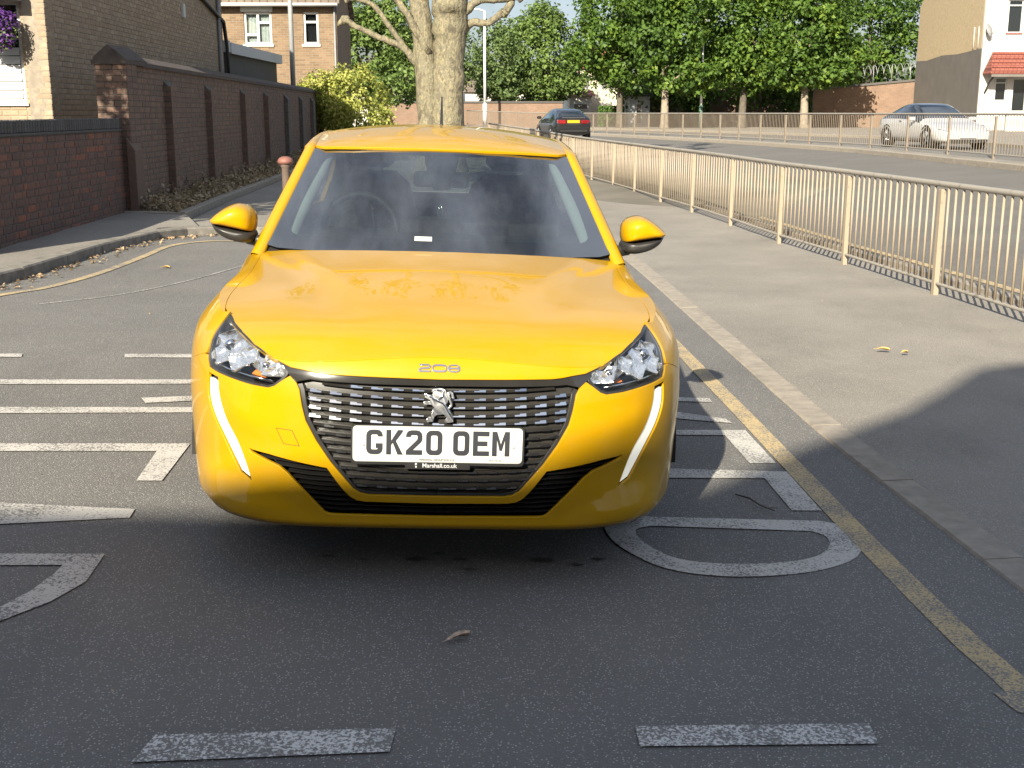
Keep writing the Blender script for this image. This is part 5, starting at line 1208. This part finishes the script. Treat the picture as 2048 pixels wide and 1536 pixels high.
# middle distance
tree('round_tree', 'dome-shaped tree behind the black car', 2.45, 100, [(0,0,5.6,3.3,3.2,3.6),(0,0,3.4,3.6,3.2,1.6),(0,0,8.0,1.8,2,1.9)], 13440, 0.29, 'leaf_mid', .25, 2.4, seed=8, clump=90, shell=.7)
tree('slim_tree', 'slim light green tree beside the white lamp post', -1.3, 97, [(0,0,5.0,2.0,2,3.0),(.3,0,3.0,1.9,2,1.4)], 6720, 0.26, 'leaf_far', .2, 2.2, seed=9, clump=50)
tree('field_tree', 'broad green tree between the brick house and the plane tree', -8.3, 72, [(0,0,4.6,2.6,2.5,2.4),(1.4,0,3.0,2.2,2.2,1.6),(-1.3,0,6.6,2.2,2.2,1.8),(1.2,0,6.2,1.7,2,1.6)], 13440, 0.23, 'leaf_mid', .24, 2.4, seed=10, clump=80)
tree('field_tree', 'hazy green tree farther behind the plane tree', -5.2, 92, [(0,0,4.8,2.6,2.5,2.6),(-2.6,0,4.2,2.4,2.4,2.2)], 8820, 0.27, 'leaf_far', .2, 2.2, seed=12, clump=60)
sh = tree('shrub', 'rounded golden green shrub at the end of the tall brick wall', -5.05, 38.6, [(0,0,1.55,1.18,1.1,1.15),(-.75,.2,1.9,.85,.8,.75),(.5,0,.9,.8,.8,.8),(-1.5,.6,1.75,.7,.6,.5)], 10920, 0.10, 'leaf_gold', .06, .8, seed=13, cat='shrub', clump=90, shell=.75)
tree('weed_clump', 'low weedy green clump at the foot of the plane tree', -3.0, 34, [(0,0,.35,.75,.6,.42)], 700, .10, 'leaf_mid', .02, .2, seed=14, cat='weeds', clump=20, limbs=2)

tree('added_shade_tree', 'small unseen tree behind the low brick wall, added to shade the end pier', -6.55, 10.5, [(0,0,4.2,1.15,1.0,1.2),(.2,0,3.2,1.0,.9,.9)], 5600, .12, 'leaf_mid', .07, 2.6, seed=15, clump=40, z=0.1)  # added out of view so its crown shades the tall wall's pier
# plane tree: two stems, pollarded limbs
pt = empty('plane_tree', (-1.56, 26.0, float(zt(-1.56, 26))-.1)); tag(pt, 'pollarded plane tree with two mottled pale trunks behind the yellow car', 'tree')
rs = np.random.RandomState(21)
def limb(pts, rad, n=14, wob=.05):
    b = MB(); P = []; Rr = []
    sp = spline(pts, 5); rr = np.interp(np.linspace(0, 1, len(sp)), np.linspace(0, 1, len(rad)), rad)
    for i, p in enumerate(sp): P.append(tuple(np.array(p)+rs.normal(size=3)*rr[i]*wob*(0 if i == 0 else 1))); Rr.append(rr[i]*(1+rs.uniform(-.05,.07)))
    b.tube(P, Rr, n); v = np.array(b.v); b.v = [tuple(q) for q in v+rs.normal(size=v.shape)*.006]
    return b
limb([(-.24,0,0),(-.20,0,.8),(-.22,0,2.0),(-.30,.02,3.0),(-.42,.02,4.2),(-.55,0,5.8),(-.65,0,7.4)], [.38,.265,.24,.22,.20,.16,.12], 16).build('trunk', 'bark_plane', pt)
limb([(.20,0,0),(.20,0,.7),(.20,0,1.8),(.24,0,2.9),(.26,0,3.6),(.30,0,4.4),(.18,.05,6.0),(.22,.05,7.6)], [.48,.36,.335,.335,.38,.36,.24,.15], 18).build('trunk', 'bark_plane', pt)
LB = [([(.34,0,3.1),(.70,0,3.36),(1.05,-.05,3.36),(1.28,-.05,3.50),(1.42,-.05,3.58)], [.17,.085,.07,.075,.10], .15),
      ([(.35,0,3.25),(.60,0,3.62),(.90,0,3.82),(1.35,0,3.84),(1.75,0,3.92)], [.16,.10,.08,.07,.08], .12),
      ([(-.26,0,2.35),(-.70,-.05,2.82),(-1.2,-.1,3.06),(-1.6,-.1,3.24),(-1.95,-.1,3.44)], [.12,.075,.06,.055,.07], .11),
      ([(-.60,-.05,2.75),(-.95,-.05,3.20),(-1.35,-.05,3.72),(-1.9,-.05,3.86)], [.05,.055,.05,.04], .08),
      ([(-.20,-.1,2.75),(-.55,-.2,3.4),(-.85,-.25,3.8),(-1.25,-.3,4.05)], [.10,.08,.06,.06], .1),
      ([(.25,0,4.3),(.7,-.1,5.2),(1.2,-.1,5.9),(1.5,-.1,6.4)], [.20,.14,.11,.10], .2),
      ([(-.5,0,5.0),(-1.2,0,5.8),(-1.9,0,6.4),(-2.3,0,6.9)], [.14,.11,.09,.09], .18),
      ([(.2,0,5.6),(.5,.1,6.6),(.3,.1,7.6),(.4,.1,8.2)], [.16,.13,.10,.10], .18),
      ([(-.6,0,6.4),(-.9,0,7.3),(-.7,0,8.2)], [.12,.10,.09], .16),
      ([(.9,-.1,5.5),(1.9,-.1,6.0),(2.6,-.1,6.3)], [.10,.08,.08], .16),
      ([(-.65,0,7.2),(-.9,0,8.4),(-.5,0,9.6),(-.7,0,10.3)], [.12,.11,.09,.09], .2),
      ([(.22,.05,7.4),(.6,.05,8.6),(.9,0,9.8),(.8,0,10.6)], [.15,.12,.10,.09], .2),
      ([(.5,.05,8.4),(1.5,0,9.2),(2.3,0,9.7),(2.5,0,10.2)], [.10,.09,.08,.08], .2),
      ([(-.8,0,8.0),(-1.7,0,8.9),(-2.2,0,9.6),(-2.1,0,10.2)], [.10,.08,.08,.07], .2),
      ([(1.5,-.1,6.4),(2.2,-.1,7.3),(2.9,-.1,8.2),(3.0,-.1,8.8)], [.09,.08,.07,.07], .2),
      ([(-2.3,0,6.9),(-2.9,0,7.6),(-3.1,0,8.5)], [.08,.07,.07], .2)]
for pts, rad, kn in LB:
    l = limb(pts, rad, 10, .10).build('limb', 'bark_plane', pt)
    kb = MB(); e = np.array(pts[-1])
    for q in range(5):
        d = rs.normal(size=3)*kn*.55; kb.tube([tuple(e), tuple(e+d), tuple(e+d*1.5)], [kn*.6,kn*.55,kn*.15], 7)
    kb.build('pollard_knob', 'bark_plane', l)
Vs = []
for pts, rad, kn in LB[9:]:
    e = np.array(pts[-1]); Vs.append(leaves(e+np.array([0,0,.35]), (.55,.55,.5), 150, .15, rs, clump=10)[0])
leaf_obj('sprouts', Vs, 'leaf_mid', pt, rs)

# dry litter in the planting bed and along the left gutter
Vs = []; n = 9000
yy = rs.uniform(15.35, 34, n)**1.0; xw = np.array([TWx(q) for q in yy])+.03; xk = np.interp(yy, [15.2,18.3,22.6,30,39], [-4.26,-4.46,-4.66,-5.0,-5.4]); f_ = rs.uniform(0, 1, n)
px_ = xw+(xk-xw)*f_; hh = zt(px_, yy)+.08+rs.uniform(0, 1, n)**2*(.30-.22*f_)*(.6+.4*np.sin(yy*2.3)**2)
P = np.stack([px_, yy, hh], 1); nn = rs.normal(size=(n, 3)); nn[:, 2] += .8; nn /= np.linalg.norm(nn, axis=1, keepdims=True); tt_ = np.cross(nn, rs.normal(size=(n, 3))); tt_ /= np.linalg.norm(tt_, axis=1, keepdims=True); bb = np.cross(nn, tt_); s_ = rs.uniform(.02, .055, (n, 1))
lit = leaf_obj('leaf_litter', [np.stack([P-tt_*s_, P-bb*s_*.5, P+tt_*s_, P+bb*s_*.5], 1).reshape(-1, 3)], 'leaf_dry', None, rs); tag(lit, 'dry brown leaves and stems heaped along the tall wall', 'leaf litter', kind='stuff')
n = 340; sarr = rs.uniform(0, 1, n); kp = np.array([p for p in KL if p[1] > 8.3 and p[0] < -2.5]); d_ = np.linspace(0, 1, len(kp))
P = np.stack([np.interp(sarr, d_, kp[:, 0])+np.abs(rs.normal(size=n))*.10+.02, np.interp(sarr, d_, kp[:, 1])-np.abs(rs.normal(size=n))*.05*(sarr > .7), 0*sarr], 1); P[:, 2] = zt(P[:, 0], P[:, 1])+.012
def flat_leaves(P, smin, smax):
    n = len(P); nn = rs.normal(size=(n, 3))*.35; nn[:, 2] += 1; nn /= np.linalg.norm(nn, axis=1, keepdims=True); tt_ = np.cross(nn, rs.normal(size=(n, 3))); tt_ /= np.linalg.norm(tt_, axis=1, keepdims=True); bb = np.cross(nn, tt_); s_ = rs.uniform(smin, smax, (n, 1))
    return np.stack([P-tt_*s_, P-bb*s_*.55+nn*s_*.3, P+tt_*s_, P+bb*s_*.55+nn*s_*.3], 1).reshape(-1, 3)
leaf_mat('leaf_tan', [(.30,.21,.12),(.42,.31,.19),(.24,.16,.09),(.50,.40,.26)], .1, .8)
tag(leaf_obj('gutter_leaves', [flat_leaves(P, .012, .034)], 'leaf_tan', None, rs), 'pale brown dead leaves gathered in the left-hand gutter', 'leaf litter', kind='stuff')
n = 260; xx = rs.uniform(-3.5, 3.6, n); yy = rs.uniform(1.9, 13, n); P = np.stack([xx, yy, zt(xx, yy)+.012+.03*(xx > KR(yy)+.05)], 1)
tag(leaf_obj('road_grit', [flat_leaves(P, .003, .009)], 'leaf_tan', None, rs), 'tiny pale chips and bits scattered over road and pavement', 'grit', kind='stuff')
def leaf_thing(label, x, y, L, W_, a, m, off=.008):
    z = float(zt(x, y))+off; o = empty('fallen_leaf', (x, y, z), (0, 0, a)); tag(o, label, 'leaf')
    b = MB(); V = []; n = 8
    for k in range(n+1):
        t = k/n; w = W_*math.sin(math.pi*min(1, t*1.02))**.7*(1+.15*math.sin(k*2.3)); V += [((t-.5)*L, -w/2, .012*math.sin(t*3)+.004), ((t-.5)*L, 0, .004*math.sin(t*5)+.002), ((t-.5)*L, w/2, .010*math.sin(t*2.4)+.006)]
    b.add(V, [(3*k+j, 3*k+3+j, 3*k+4+j, 3*k+1+j) for k in range(n) for j in (0, 1)], smooth=True).build('blade', m, o); MB().tube([(-L*.68,0,.004),(-L*.45,0,.006)], .0012, 5).build('stalk', m, o)
    return o
plain('leaf_brown', (.50,.37,.27), .8, var=.35, scale=60); plain('leaf_yellow', (.58,.38,.12), .7, var=.25, scale=40)
leaf_thing('curled brown leaf lying on the shaded road in the foreground', -.155, 3.18, .085, .022, R(38), 'leaf_brown')
leaf_thing('yellow leaf on the sunny pavement, the larger of two', 2.42, 7.62, .085, .05, R(-15), 'leaf_yellow', .034)
leaf_thing('small yellow leaf on the sunny pavement beside a larger one', 2.53, 7.52, .05, .03, R(20), 'leaf_yellow', .034)
leaf_thing('pale leaf on the shaded part of the right pavement', 2.55, 5.45, .05, .026, R(5), 'leaf_yellow', .034)
leaf_thing('pale leaf on the left road near the yellow line', -3.14, 10.75, .07, .045, R(10), 'leaf_yellow')
tg = empty('twig', (.965, 4.51, float(zt(.965, 4.51))+.008), (0, 0, R(-62))); tag(tg, 'thin dark twig lying on the road to the right of the car', 'twig')
MB().tube([(-.12,0,.004),(-.04,.006,.010),(.04,-.004,.006),(.12,.003,.004)], [.003,.004,.0035,.002], 6).build('stem', 'bark_dark', tg); MB().tube([(.08,0,.006),(.11,.025,.010)], [.0022,.001], 5).build('side_shoot', 'bark_dark', tg)

# ------------------------------------------------------------------ right-hand house
plain('render_white', (.54,.515,.465), .85, var=.03, scale=1.5, bump=.1); plain('grey_paint', (.15,.135,.12), .8, var=.12, scale=1.2); plain('cream_render', (.48,.43,.33), .85, var=.05, scale=2)
t = NT('pebbledash'); c = t.coord(); t.set(Base_Color=t.mix(t.ramp(t.noise(c, 8, 5, .75), [(.35, 0.), (.65, 1.)]), (.40,.305,.185), (.56,.44,.28)), Roughness=.95); t.bump(t.noise(c, 22, 4), .6, .03); MATS['pebbledash'] = t.m
hz = .45
rh = empty('white_house', (30, 72, hz)); tag(rh, 'white rendered house with a red tiled porch and a brown and grey side wall', 'house')
hx0, hx1, hy = 27.4, 40, 72
U0, U1, UZ0, UZ1 = 28.75, 29.62, 6.0, 7.85
wall_with_holes(rh, hx0, hx1, hz-.2, 10.5, hy, .16, [(U0,U1,UZ0,UZ1),(28.35,29.05,2.15,3.5),(29.35,30.25,1.35,3.5)], 'render_white')
window(rh, U0+.005, U1-.005, UZ0+.005, UZ1-.005, hy+.09, 'one', behind='dark_room')
for sl_ in [o for o in rh.children_recursive if o.name.startswith('sill')]: sl_.data.materials.clear(); sl_.data.materials.append(mat('red_tiles'))
MB().box(U0-.1, U1+.1, hy-.12, hy, UZ1+.02, UZ1+.12).build('drip_hood', 'grey_paint', rh)
window(rh, 28.355, 29.045, 2.155, 3.495, hy+.09, 'one', behind='dark_room')
dr = empty('front_door', parent=rh)
f = MB(); f.box(29.355,29.45,hy+.03,hy+.11,1.36,3.49); f.box(30.15,30.245,hy+.03,hy+.11,1.36,3.49); f.box(29.45,30.15,hy+.031,hy+.109,3.38,3.49); f.box(29.45,30.15,hy+.031,hy+.109,1.36,1.6); f.build('frame', 'window_white', dr)
MB().box(29.45,30.15,hy+.06,hy+.065,1.6,3.38).build('pane', 'house_glass', dr); MB().box(29.3,30.3,hy+.3,hy+.32,1.3,3.5).build('hall', 'dark_room', dr); MB().tube([(29.52,hy+.0,2.3),(29.52,hy+.0,2.5)], .02, 6).build('handle', 'black_plastic', dr)
# side wall: pebbledash above, grey paint below, stepped boundary
sx = lambda y: hx0-.0*(y-hy)
sw = [(hy,hz-.2),(83.4,hz-.2),(83.4,5.9),(hy,5.55)]
panel('side_wall_lower', [(hy,hz-.2),(84.2,hz-.2),(84.2,4.9),(82,4.85),(79,5.05),(76,5.0),(hy,5.15)], [], lambda y, z: (hx0+.02*(y-hy)-.012+0*z, y+0*z, z+0*y), 'grey_paint', rh, 2, flange=.05, flip=True)
panel('side_wall_upper', [(hy,5.15),(76,5.0),(79,5.05),(82,4.85),(84.2,4.9),(84.2,8.4),(81.5,10.5),(hy,10.5)], [], lambda y, z: (hx0+.02*(y-hy)+0*z, y+0*z, z+0*y), 'pebbledash', rh, 2, flange=.05, flip=True)
MB().add([(hx0-.35,hy-.3,10.45),(hx1,hy-.3,10.45),(hx1,78,14),(hx0+3,78,14),(hx0-.1,84.4,10.45),(hx1,84.4,10.45)], [(0,1,2,3),(3,2,5,4),(0,3,4)]).build('roof', 'brown_tiles', rh)
por = empty('porch', parent=rh)
V = [(27.55,hy-1.3,3.75),(33,hy-1.3,3.75),(33,hy,4.95),(28.05,hy,4.95),(27.55,hy,3.75),(27.55,hy-1.3,3.65),(33,hy-1.3,3.65),(27.55,hy,3.65)]
MB().add(V, [(0,1,2,3),(4,0,3),(5,6,1,0),(7,5,0,4)]).build('porch_roof', 'red_tiles', por)
for k in range(5):
    z_ = 3.80+k*.26; y_ = hy-1.3+k*.28; MB().tube([(27.6+k*.1,y_,z_),(33,y_,z_)], .045, 6).build('tile_course', 'red_tiles', por)
MB().box(27.6,33,hy-1.28,hy-1.18,3.5,3.65).build('fascia', 'grey_paint', por)
for x_ in (27.75, 31.0): MB().tube([(x_,hy-.02,2.6),(x_+.05,hy-.5,3.2),(x_+.05,hy-1.1,3.52)], .05, 6).build('porch_bracket', 'black_plastic', por)
MB().box(27.5,40,hy-4.2,hy-4.0,hz-.1,1.35).build('front_wall', 'render_white', rh); MB().box(27.46,40,hy-4.24,hy-3.96,1.353,1.45).build('front_wall_cap', 'kerb_concrete', rh)
for k in range(2): MB().tube([(hx0-.03, hy+.6+k*.7, 5.2),(hx0-.03, hy+.6+k*.7, 6.4)], .03, 5).build('conduit', 'render_white', rh)
local(rh)
ds = empty('satellite_dish', (27.62, hy-.15, 6.1)); tag(ds, 'grey satellite dish on the corner of the white house', 'satellite dish')
dm = MB(); dm.lathe([(.001,.0),(.15,-.02),(.28,-.07),(.34,-.12)], n=20, axis='y'); o_ = dm.build('dish', 'grey_plastic', ds, rot=(R(-20), 0, R(35))); o_.scale = (.8, 1, 1.2); o_.location = (.05,-.3,.1)
MB().tube([(0,.15,-.15),(.02,-.15,-.05),(.05,-.28,.08)], .025, 6).build('mount', 'black_plastic', ds); MB().tube([(.05,-.3,-.2),(.35,-.75,.0)], .015, 5).build('feed_arm', 'black_plastic', ds)
# red brick wall with wire on top, right
bw = empty('red_brick_boundary_wall', (23, 90, hz)); tag(bw, 'red brick boundary wall with coiled wire on top beside the grey side wall', 'wall')
MB().add([(21.2,86,hz-.2),(27.9,84.6,hz-.2),(27.9,84.6,3.6),(21.2,86,3.0),(21.2,86.3,hz-.2),(27.9,84.9,hz-.2),(27.9,84.9,3.6),(21.2,86.3,3.0)], [(0,1,2,3),(4,7,6,5),(3,2,6,7),(0,3,7,4)]).build('wall', 'far_brick', bw)
MB().add([(21.1,85.9,3.003),(27.9,84.5,3.603),(27.9,84.5,3.75),(21.1,85.9,3.15),(21.1,86.4,3.003),(27.9,85,3.603),(27.9,85,3.75),(21.1,86.4,3.15)], [(0,1,2,3),(4,7,6,5),(3,2,6,7),(0,4,5,1),(0,3,7,4)]).build('coping', 'blue_brick', bw)
wire = [(23.8+4.0*k/120, 85.7-.8*k/120+.25*math.cos(k*.5), 3.75+.5+.35*math.sin(k*.5)+.25*k/120) for k in range(121)]
MB().tube(wire, .016, 4).build('coiled_wire', 'lamp_grey', bw)
for k in range(4):
    x_ = 23.9+k*1.2; MB().tube([(x_,85.6-.25*k,3.3+.1*k),(x_,85.6-.25*k,4.6+.07*k)], .02, 5).build('wire_post', 'lamp_grey', bw)
local(bw)
fw = empty('long_brick_wall', (0, 87, hz)); tag(fw, 'long brown brick wall in the distance behind the black car', 'wall')
MB().box(-9.5,3.6,87,87.3,hz-.2,2.15).build('wall', 'far_brick', fw); MB().box(-9.6,3.66,86.93,87.37,2.153,2.28).build('coping', 'blue_brick', fw); local(fw)
dk = empty('shaded_boundary_wall', (14, 97, hz)); tag(dk, 'shaded wall under the right-hand trees', 'wall')
MB().box(8.6,29,99,99.3,hz-.2,3.6).build('wall', 'far_brick', dk); MB().box(8.5,29.1,98.9,99.4,3.603,3.7).build('coping', 'blue_brick', dk); local(dk)
# distant houses
def far_house(label, x0, x1, y, ze, zr_, m, rm, wins, depth=8):
    h = empty('distant_house', ((x0+x1)/2, y, hz)); tag(h, label, 'house')
    MB().box(x0, x1, y, y+depth, hz-.3, ze).build('wall', m, h)
    ym = y+depth/2; MB().add([(x0-.3,y-.3,ze),(x1+.3,y-.3,ze),(x1+.3,ym,zr_),(x0-.3,ym,zr_),(x1+.3,y+depth+.3,ze),(x0-.3,y+depth+.3,ze)], [(0,1,2,3),(3,2,4,5),(0,3,5),(1,4,2),(0,5,4,1)]).build('roof', rm, h)
    for a, b, c, d in wins:
        w = MB().box(a, b, y-.06, y-.003, c, d).build('window', 'window_white', h); MB().box(a+.1, b-.1, y-.075, y-.063, c+.1, d-.1).build('pane', 'grey_paint', w)
    local(h); return h
far_house('cream house glimpsed between the dome-shaped tree and the right-hand row', 5.9, 10.4, 112, 5.4, 7.4, 'cream_render', 'red_tiles', [(6.15,7.1,3.6,4.8),(8.2,9.2,3.6,4.8),(8.2,9.3,1.0,2.4)])
far_house('white garage-fronted house just right of the black car', 5.0, 6.9, 106, 2.9, 3.4, 'render_white', 'red_tiles', [(5.3,6.6,1.7,2.3)], 5)
far_house('white house with a brown roof under the dome-shaped tree', -4.5, 4.6, 118, 3.4, 6.0, 'render_white', 'brown_tiles', [(-3.5,-2.2,1.2,2.5),(-.5,.8,1.2,2.5),(2.4,3.7,1.2,2.5)])
far_house('pale house glimpsed left of the plane tree', -14.5, -7.6, 104, 3.2, 5.6, 'render_white', 'brown_tiles', [(-10.2,-9.2,1.4,2.5),(-8.6,-7.9,1.4,2.5)])
far_house('small pale blue hut left of the right-hand trees', 9.0, 10.6, 94, 2.7, 3.6, 'fascia_grey', 'grey_paint', [(9.5,10.0,.6,2.2)], 4)
hd = empty('clipped_hedge', (7.8, 96, hz)); tag(hd, 'clipped green hedge in front of the cream house', 'hedge')
rs = np.random.RandomState(31); nP = 1600; q = rs.uniform(-1, 1, (nP, 3)); q = q/np.max(np.abs(q), axis=1, keepdims=True)
P = q*np.array([.95,.6,.75])+np.array([0,0,.75]); nn = rs.normal(size=(nP, 3))+q; nn /= np.linalg.norm(nn, axis=1, keepdims=True); t1 = np.cross(nn, rs.normal(size=(nP, 3))); t1 /= np.linalg.norm(t1, axis=1, keepdims=True); b1 = np.cross(nn, t1); s1 = .11
leaf_obj('foliage', [np.stack([P-t1*s1, P-b1*s1*.6, P+t1*s1, P+b1*s1*.6], 1).reshape(-1, 3)], 'leaf_hedge', hd, rs); MB().box(-.85,.85,-.5,.5,0,1.4).build('stems', 'leaf_hedge', hd)

# ------------------------------------------------------------------ the two other cars
def small_car(name, label, loc, rz, st, m, wheel_y, wheel_r, track, glass_m='side_gloss', roof_m=None):
    """st: stations (y, zbottom, zbelt, ztop, wbelt, wtop); front at -y"""
    c = empty(name, loc, (0, 0, rz)); tag(c, label, 'car')
    bm = bmesh.new(); rows = []
    for (y, z0, zb_, z1, wb_, wt_) in st:
        h = [(0,z0),(wb_*.88,z0),(wb_*.98,z0+(zb_-z0)*.30),(wb_,z0+(zb_-z0)*.62),(wb_*.96,zb_),(wt_+.02,z1-.05*(1 if z1-zb_ > .2 else .2)),(wt_*.80,z1-.008),(0,z1)]
        pts = [(-a, y, b) for a, b in h[::-1][:-1]]+[(a, y, b) for a, b in h]
        pts = [(-a, y, b) for a, b in h[::-1]]+[(a, y, b) for a, b in h[1:-1]]
        rows.append([bm.verts.new(p) for p in pts])
    n = len(rows[0]); full = n
    for i in range(len(rows)-1):
        for j in range(n):
            f = bm.faces.new([rows[i][j], rows[i][(j+1) % n], rows[i+1][(j+1) % n], rows[i+1][j]])
            cab0 = st[i][3]-st[i][2] > .2; cab1 = st[i+1][3]-st[i+1][2] > .2
            jj = j if j < 7 else 13-j; mi = 0
            if cab0 and cab1:
                if jj == 2: mi = 1
                if jj < 2 and roof_m: mi = 4
            elif cab0 != cab1 and jj in (0, 1): mi = 2 if cab1 else 3
            elif cab0 != cab1 and jj == 2: mi = 1
            f.material_index = mi
    bm.faces.new(rows[0][::-1]); bm.faces.new(rows[-1])
    bmesh.ops.recalc_face_normals(bm, faces=bm.faces)
    me = bpy.data.meshes.new('tmp'); bm.to_mesh(me); bm.free()
    for k in range(5): me.materials.append(mat(m))
    ob = bpy.data.objects.new('tmp_car', me); COL.objects.link(ob); md = ob.modifiers.new('s', 'SUBSURF'); md.levels = 2; md.render_levels = 2
    ev = bpy.data.meshes.new_from_object(ob.evaluated_get(bpy.context.evaluated_depsgraph_get())); bpy.data.objects.remove(ob)
    co = np.zeros(len(ev.vertices)*3); ev.vertices.foreach_get('co', co); co = co.reshape(-1, 3); parts = {}
    nm = {0: ('body', m), 1: ('side_window', glass_m), 2: ('windscreen', glass_m), 3: ('rear_window', glass_m), 4: ('glass_roof', roof_m)}
    for p in ev.polygons:
        k = p.material_index
        if k == 1: k = 10 if p.center.x > 0 else 11
        parts.setdefault(k, []).append(tuple(p.vertices))
    for k, fs in parts.items():
        idx = sorted({v for f in fs for v in f}); mpv = {v: i for i, v in enumerate(idx)}; kk = 1 if k >= 10 else k
        link_mesh(nm[kk][0], pymesh(nm[kk][0], co[idx], [tuple(mpv[v] for v in f) for f in fs], True), nm[kk][1], c)
    for s in (1, -1):
        for wy in wheel_y:
            w = empty('wheel', (s*track, wy, wheel_r), parent=c)
            MB().lathe([(wheel_r*.66,.10),(wheel_r*.93,.105),(wheel_r,.07),(wheel_r,-.07),(wheel_r*.93,-.105),(wheel_r*.66,-.10)], axis='x', n=28).build('tyre', 'rubber', w)
            rm = MB().lathe([(.001,s*.07),(.06,s*.07)], axis='x', n=14)
            for q in range(5):
                a = 2*math.pi*q/5; rm.tube([(s*.07,.04*math.cos(a),.04*math.sin(a)),(s*.085,wheel_r*.64*math.cos(a),wheel_r*.64*math.sin(a))], [.03,.035], 5)
            rm.lathe([(wheel_r*.62,s*.09),(wheel_r*.68,s*.095)], axis='x', n=28).build('rim', 'alloy', w)
            MB().lathe([(wheel_r*1.02,s*.099),(wheel_r*1.16,s*.101)], axis='x', n=28, c=(s*track, wy, wheel_r+.01)).build('wheel_arch', 'satin_black', c)
    return c
plain('side_gloss', (.012,.016,.018), .06, var=.2, Coat_Weight=1.0)
W_ = .90
st_w = [(-2.33,.28,.47,.49,.62,.55),(-2.26,.20,.54,.56,.78,.66),(-1.9,.18,.66,.70,.90,.74),(-1.35,.18,.76,.815,.92,.78),(-.98,.18,.81,.88,.92,.80),(-.10,.18,.86,1.36,.92,.60),(.30,.18,.87,1.43,.92,.61),(.90,.18,.89,1.405,.92,.60),(1.5,.18,.92,1.25,.92,.58),(2.05,.20,.94,1.02,.89,.66),(2.28,.30,.92,.97,.82,.66),(2.36,.40,.82,.86,.70,.6)]
wc = small_car('white_car', 'white electric saloon with a dark glass roof driving towards the camera behind the far railing', (13.55, 39.2, float(zt(13.55, 39.2))-.10), R(7), st_w, 'white_paint', (-1.42, 1.45), .34, .81, roof_m='side_gloss')
for s in (1, -1):
    MB().add([(s*.56,-2.28,.55),(s*.80,-2.10,.60),(s*.86,-1.92,.655),(s*.74,-2.10,.63)], [(0,1,2,3) if s > 0 else (3,2,1,0)]).build('headlight', 'lamp_clear', wc, loc=(0,-.035,.012))
    b = MB().bbox(-.11,.11,-.06,.06,-.06,.06,.03); b.build('door_mirror', 'white_paint', wc, loc=(s*1.0,-.60,.92))
MB().box(-.62,.62,-2.36,-2.30,.25,.32).build('lower_grille', 'satin_black', wc); MB().box(-.26,.26,-2.375,-2.36,.36,.47).build('number_plate', 'plate_white', wc)
for s in (1, -1): MB().box(-.01,.01,-.10,.10,-.012,.012).build('door_handle', 'silver', wc, loc=(s*.905,.45,.86))
W_ = .83
st_b = [(-1.92,.30,.62,.64,.62,.5),(-1.8,.22,.72,.75,.78,.62),(-1.3,.20,.84,.90,.84,.68),(-.85,.20,.90,.97,.85,.72),(-.15,.20,.93,1.34,.85,.56),(.4,.20,.93,1.39,.85,.56),(1.15,.20,.94,1.36,.85,.55),(1.55,.22,.95,1.24,.84,.54),(1.86,.24,.96,1.02,.80,.60),(1.95,.30,.90,.95,.76,.60),(1.98,.40,.70,.75,.70,.55)]
bc = small_car('black_car', 'black hatchback seen from behind with red lamps and a yellow number plate', (2.25, 54.0, float(zt(2.25, 54))-.045), R(191), st_b, 'black_paint', (-1.22, 1.22), .31, .76)
for s in (1, -1): MB().bbox(-.21,.21,-.05,.05,-.085,.085,.03).build('tail_lamp', 'red_lamp', bc, loc=(s*.53,1.955,.80), rot=(0,0,R(-18)*s))
MB().box(-.27,.27,1.985,2.0,.76,.88).build('number_plate', 'plate_yellow', bc); MB().box(-.60,.60,1.93,2.01,.40,.46).build('bumper_strip', 'satin_black', bc)
MB().box(-.50,.50,1.90,1.96,.965,.985).build('boot_trim', 'chrome', bc)
for s in (1, -1): MB().bbox(-.10,.10,-.06,.06,-.06,.06,.03).build('door_mirror', 'black_paint', bc, loc=(s*.95,-.55,.98))

# ------------------------------------------------------------------ the house behind the camera whose shadow covers the foreground
sh_ = empty('shadow_house', (-2, -10, 0)); tag(sh_, 'brick house across the road behind the camera, casting the foreground shadow', 'house')
fy = -8.26
outline = [(-24,-.6),(9,-.6),(9,8.6),(-1.9,8.6),(-2.2,8.50),(-2.4,8.2),(-2.62,7.92),(-3.11,7.52),(-3.45,7.15),(-3.85,6.95),(-24,6.93)]
wins = [(-22,-20.4,1,2.5),(-17,-15.4,1,2.5),(-12,-10.4,1,2.5),(-7.4,-6,1,2.5),(-2,-.6,1,2.5),(3,4.6,1,2.5),(-17,-15.4,4,5.4),(-12,-10.4,4,5.4),(-7.4,-6,4,5.4),(-2,-.6,4,5.4),(3,4.6,4,5.4)]
panel('wall', outline, [[(a,c),(b,c),(b,d),(a,d)] for a, b, c, d in wins], lambda a, b: (a+0*b, fy+0*a, b+0*a), 'far_brick', sh_, 1.5, flange=.3, flip=True, lip=0)
for a, b, c, d in wins:
    w = MB().box(a, b, fy-.14, fy-.10, c, d).build('window', 'side_gloss', sh_); MB().box(a+.02,b-.02,fy-.095,fy-.05,(c+d)/2-.03,(c+d)/2+.03).build('glazing_bar', 'window_white', w)
MB().prism([(-24,-.6),(9,-.6),(9,6.0),(-24,6.0)], lambda q: (q[0]+.1, -16, q[1]), lambda q: (q[0], fy-.32, q[1])).build('rear_block', 'dark_clad', sh_); local(sh_)
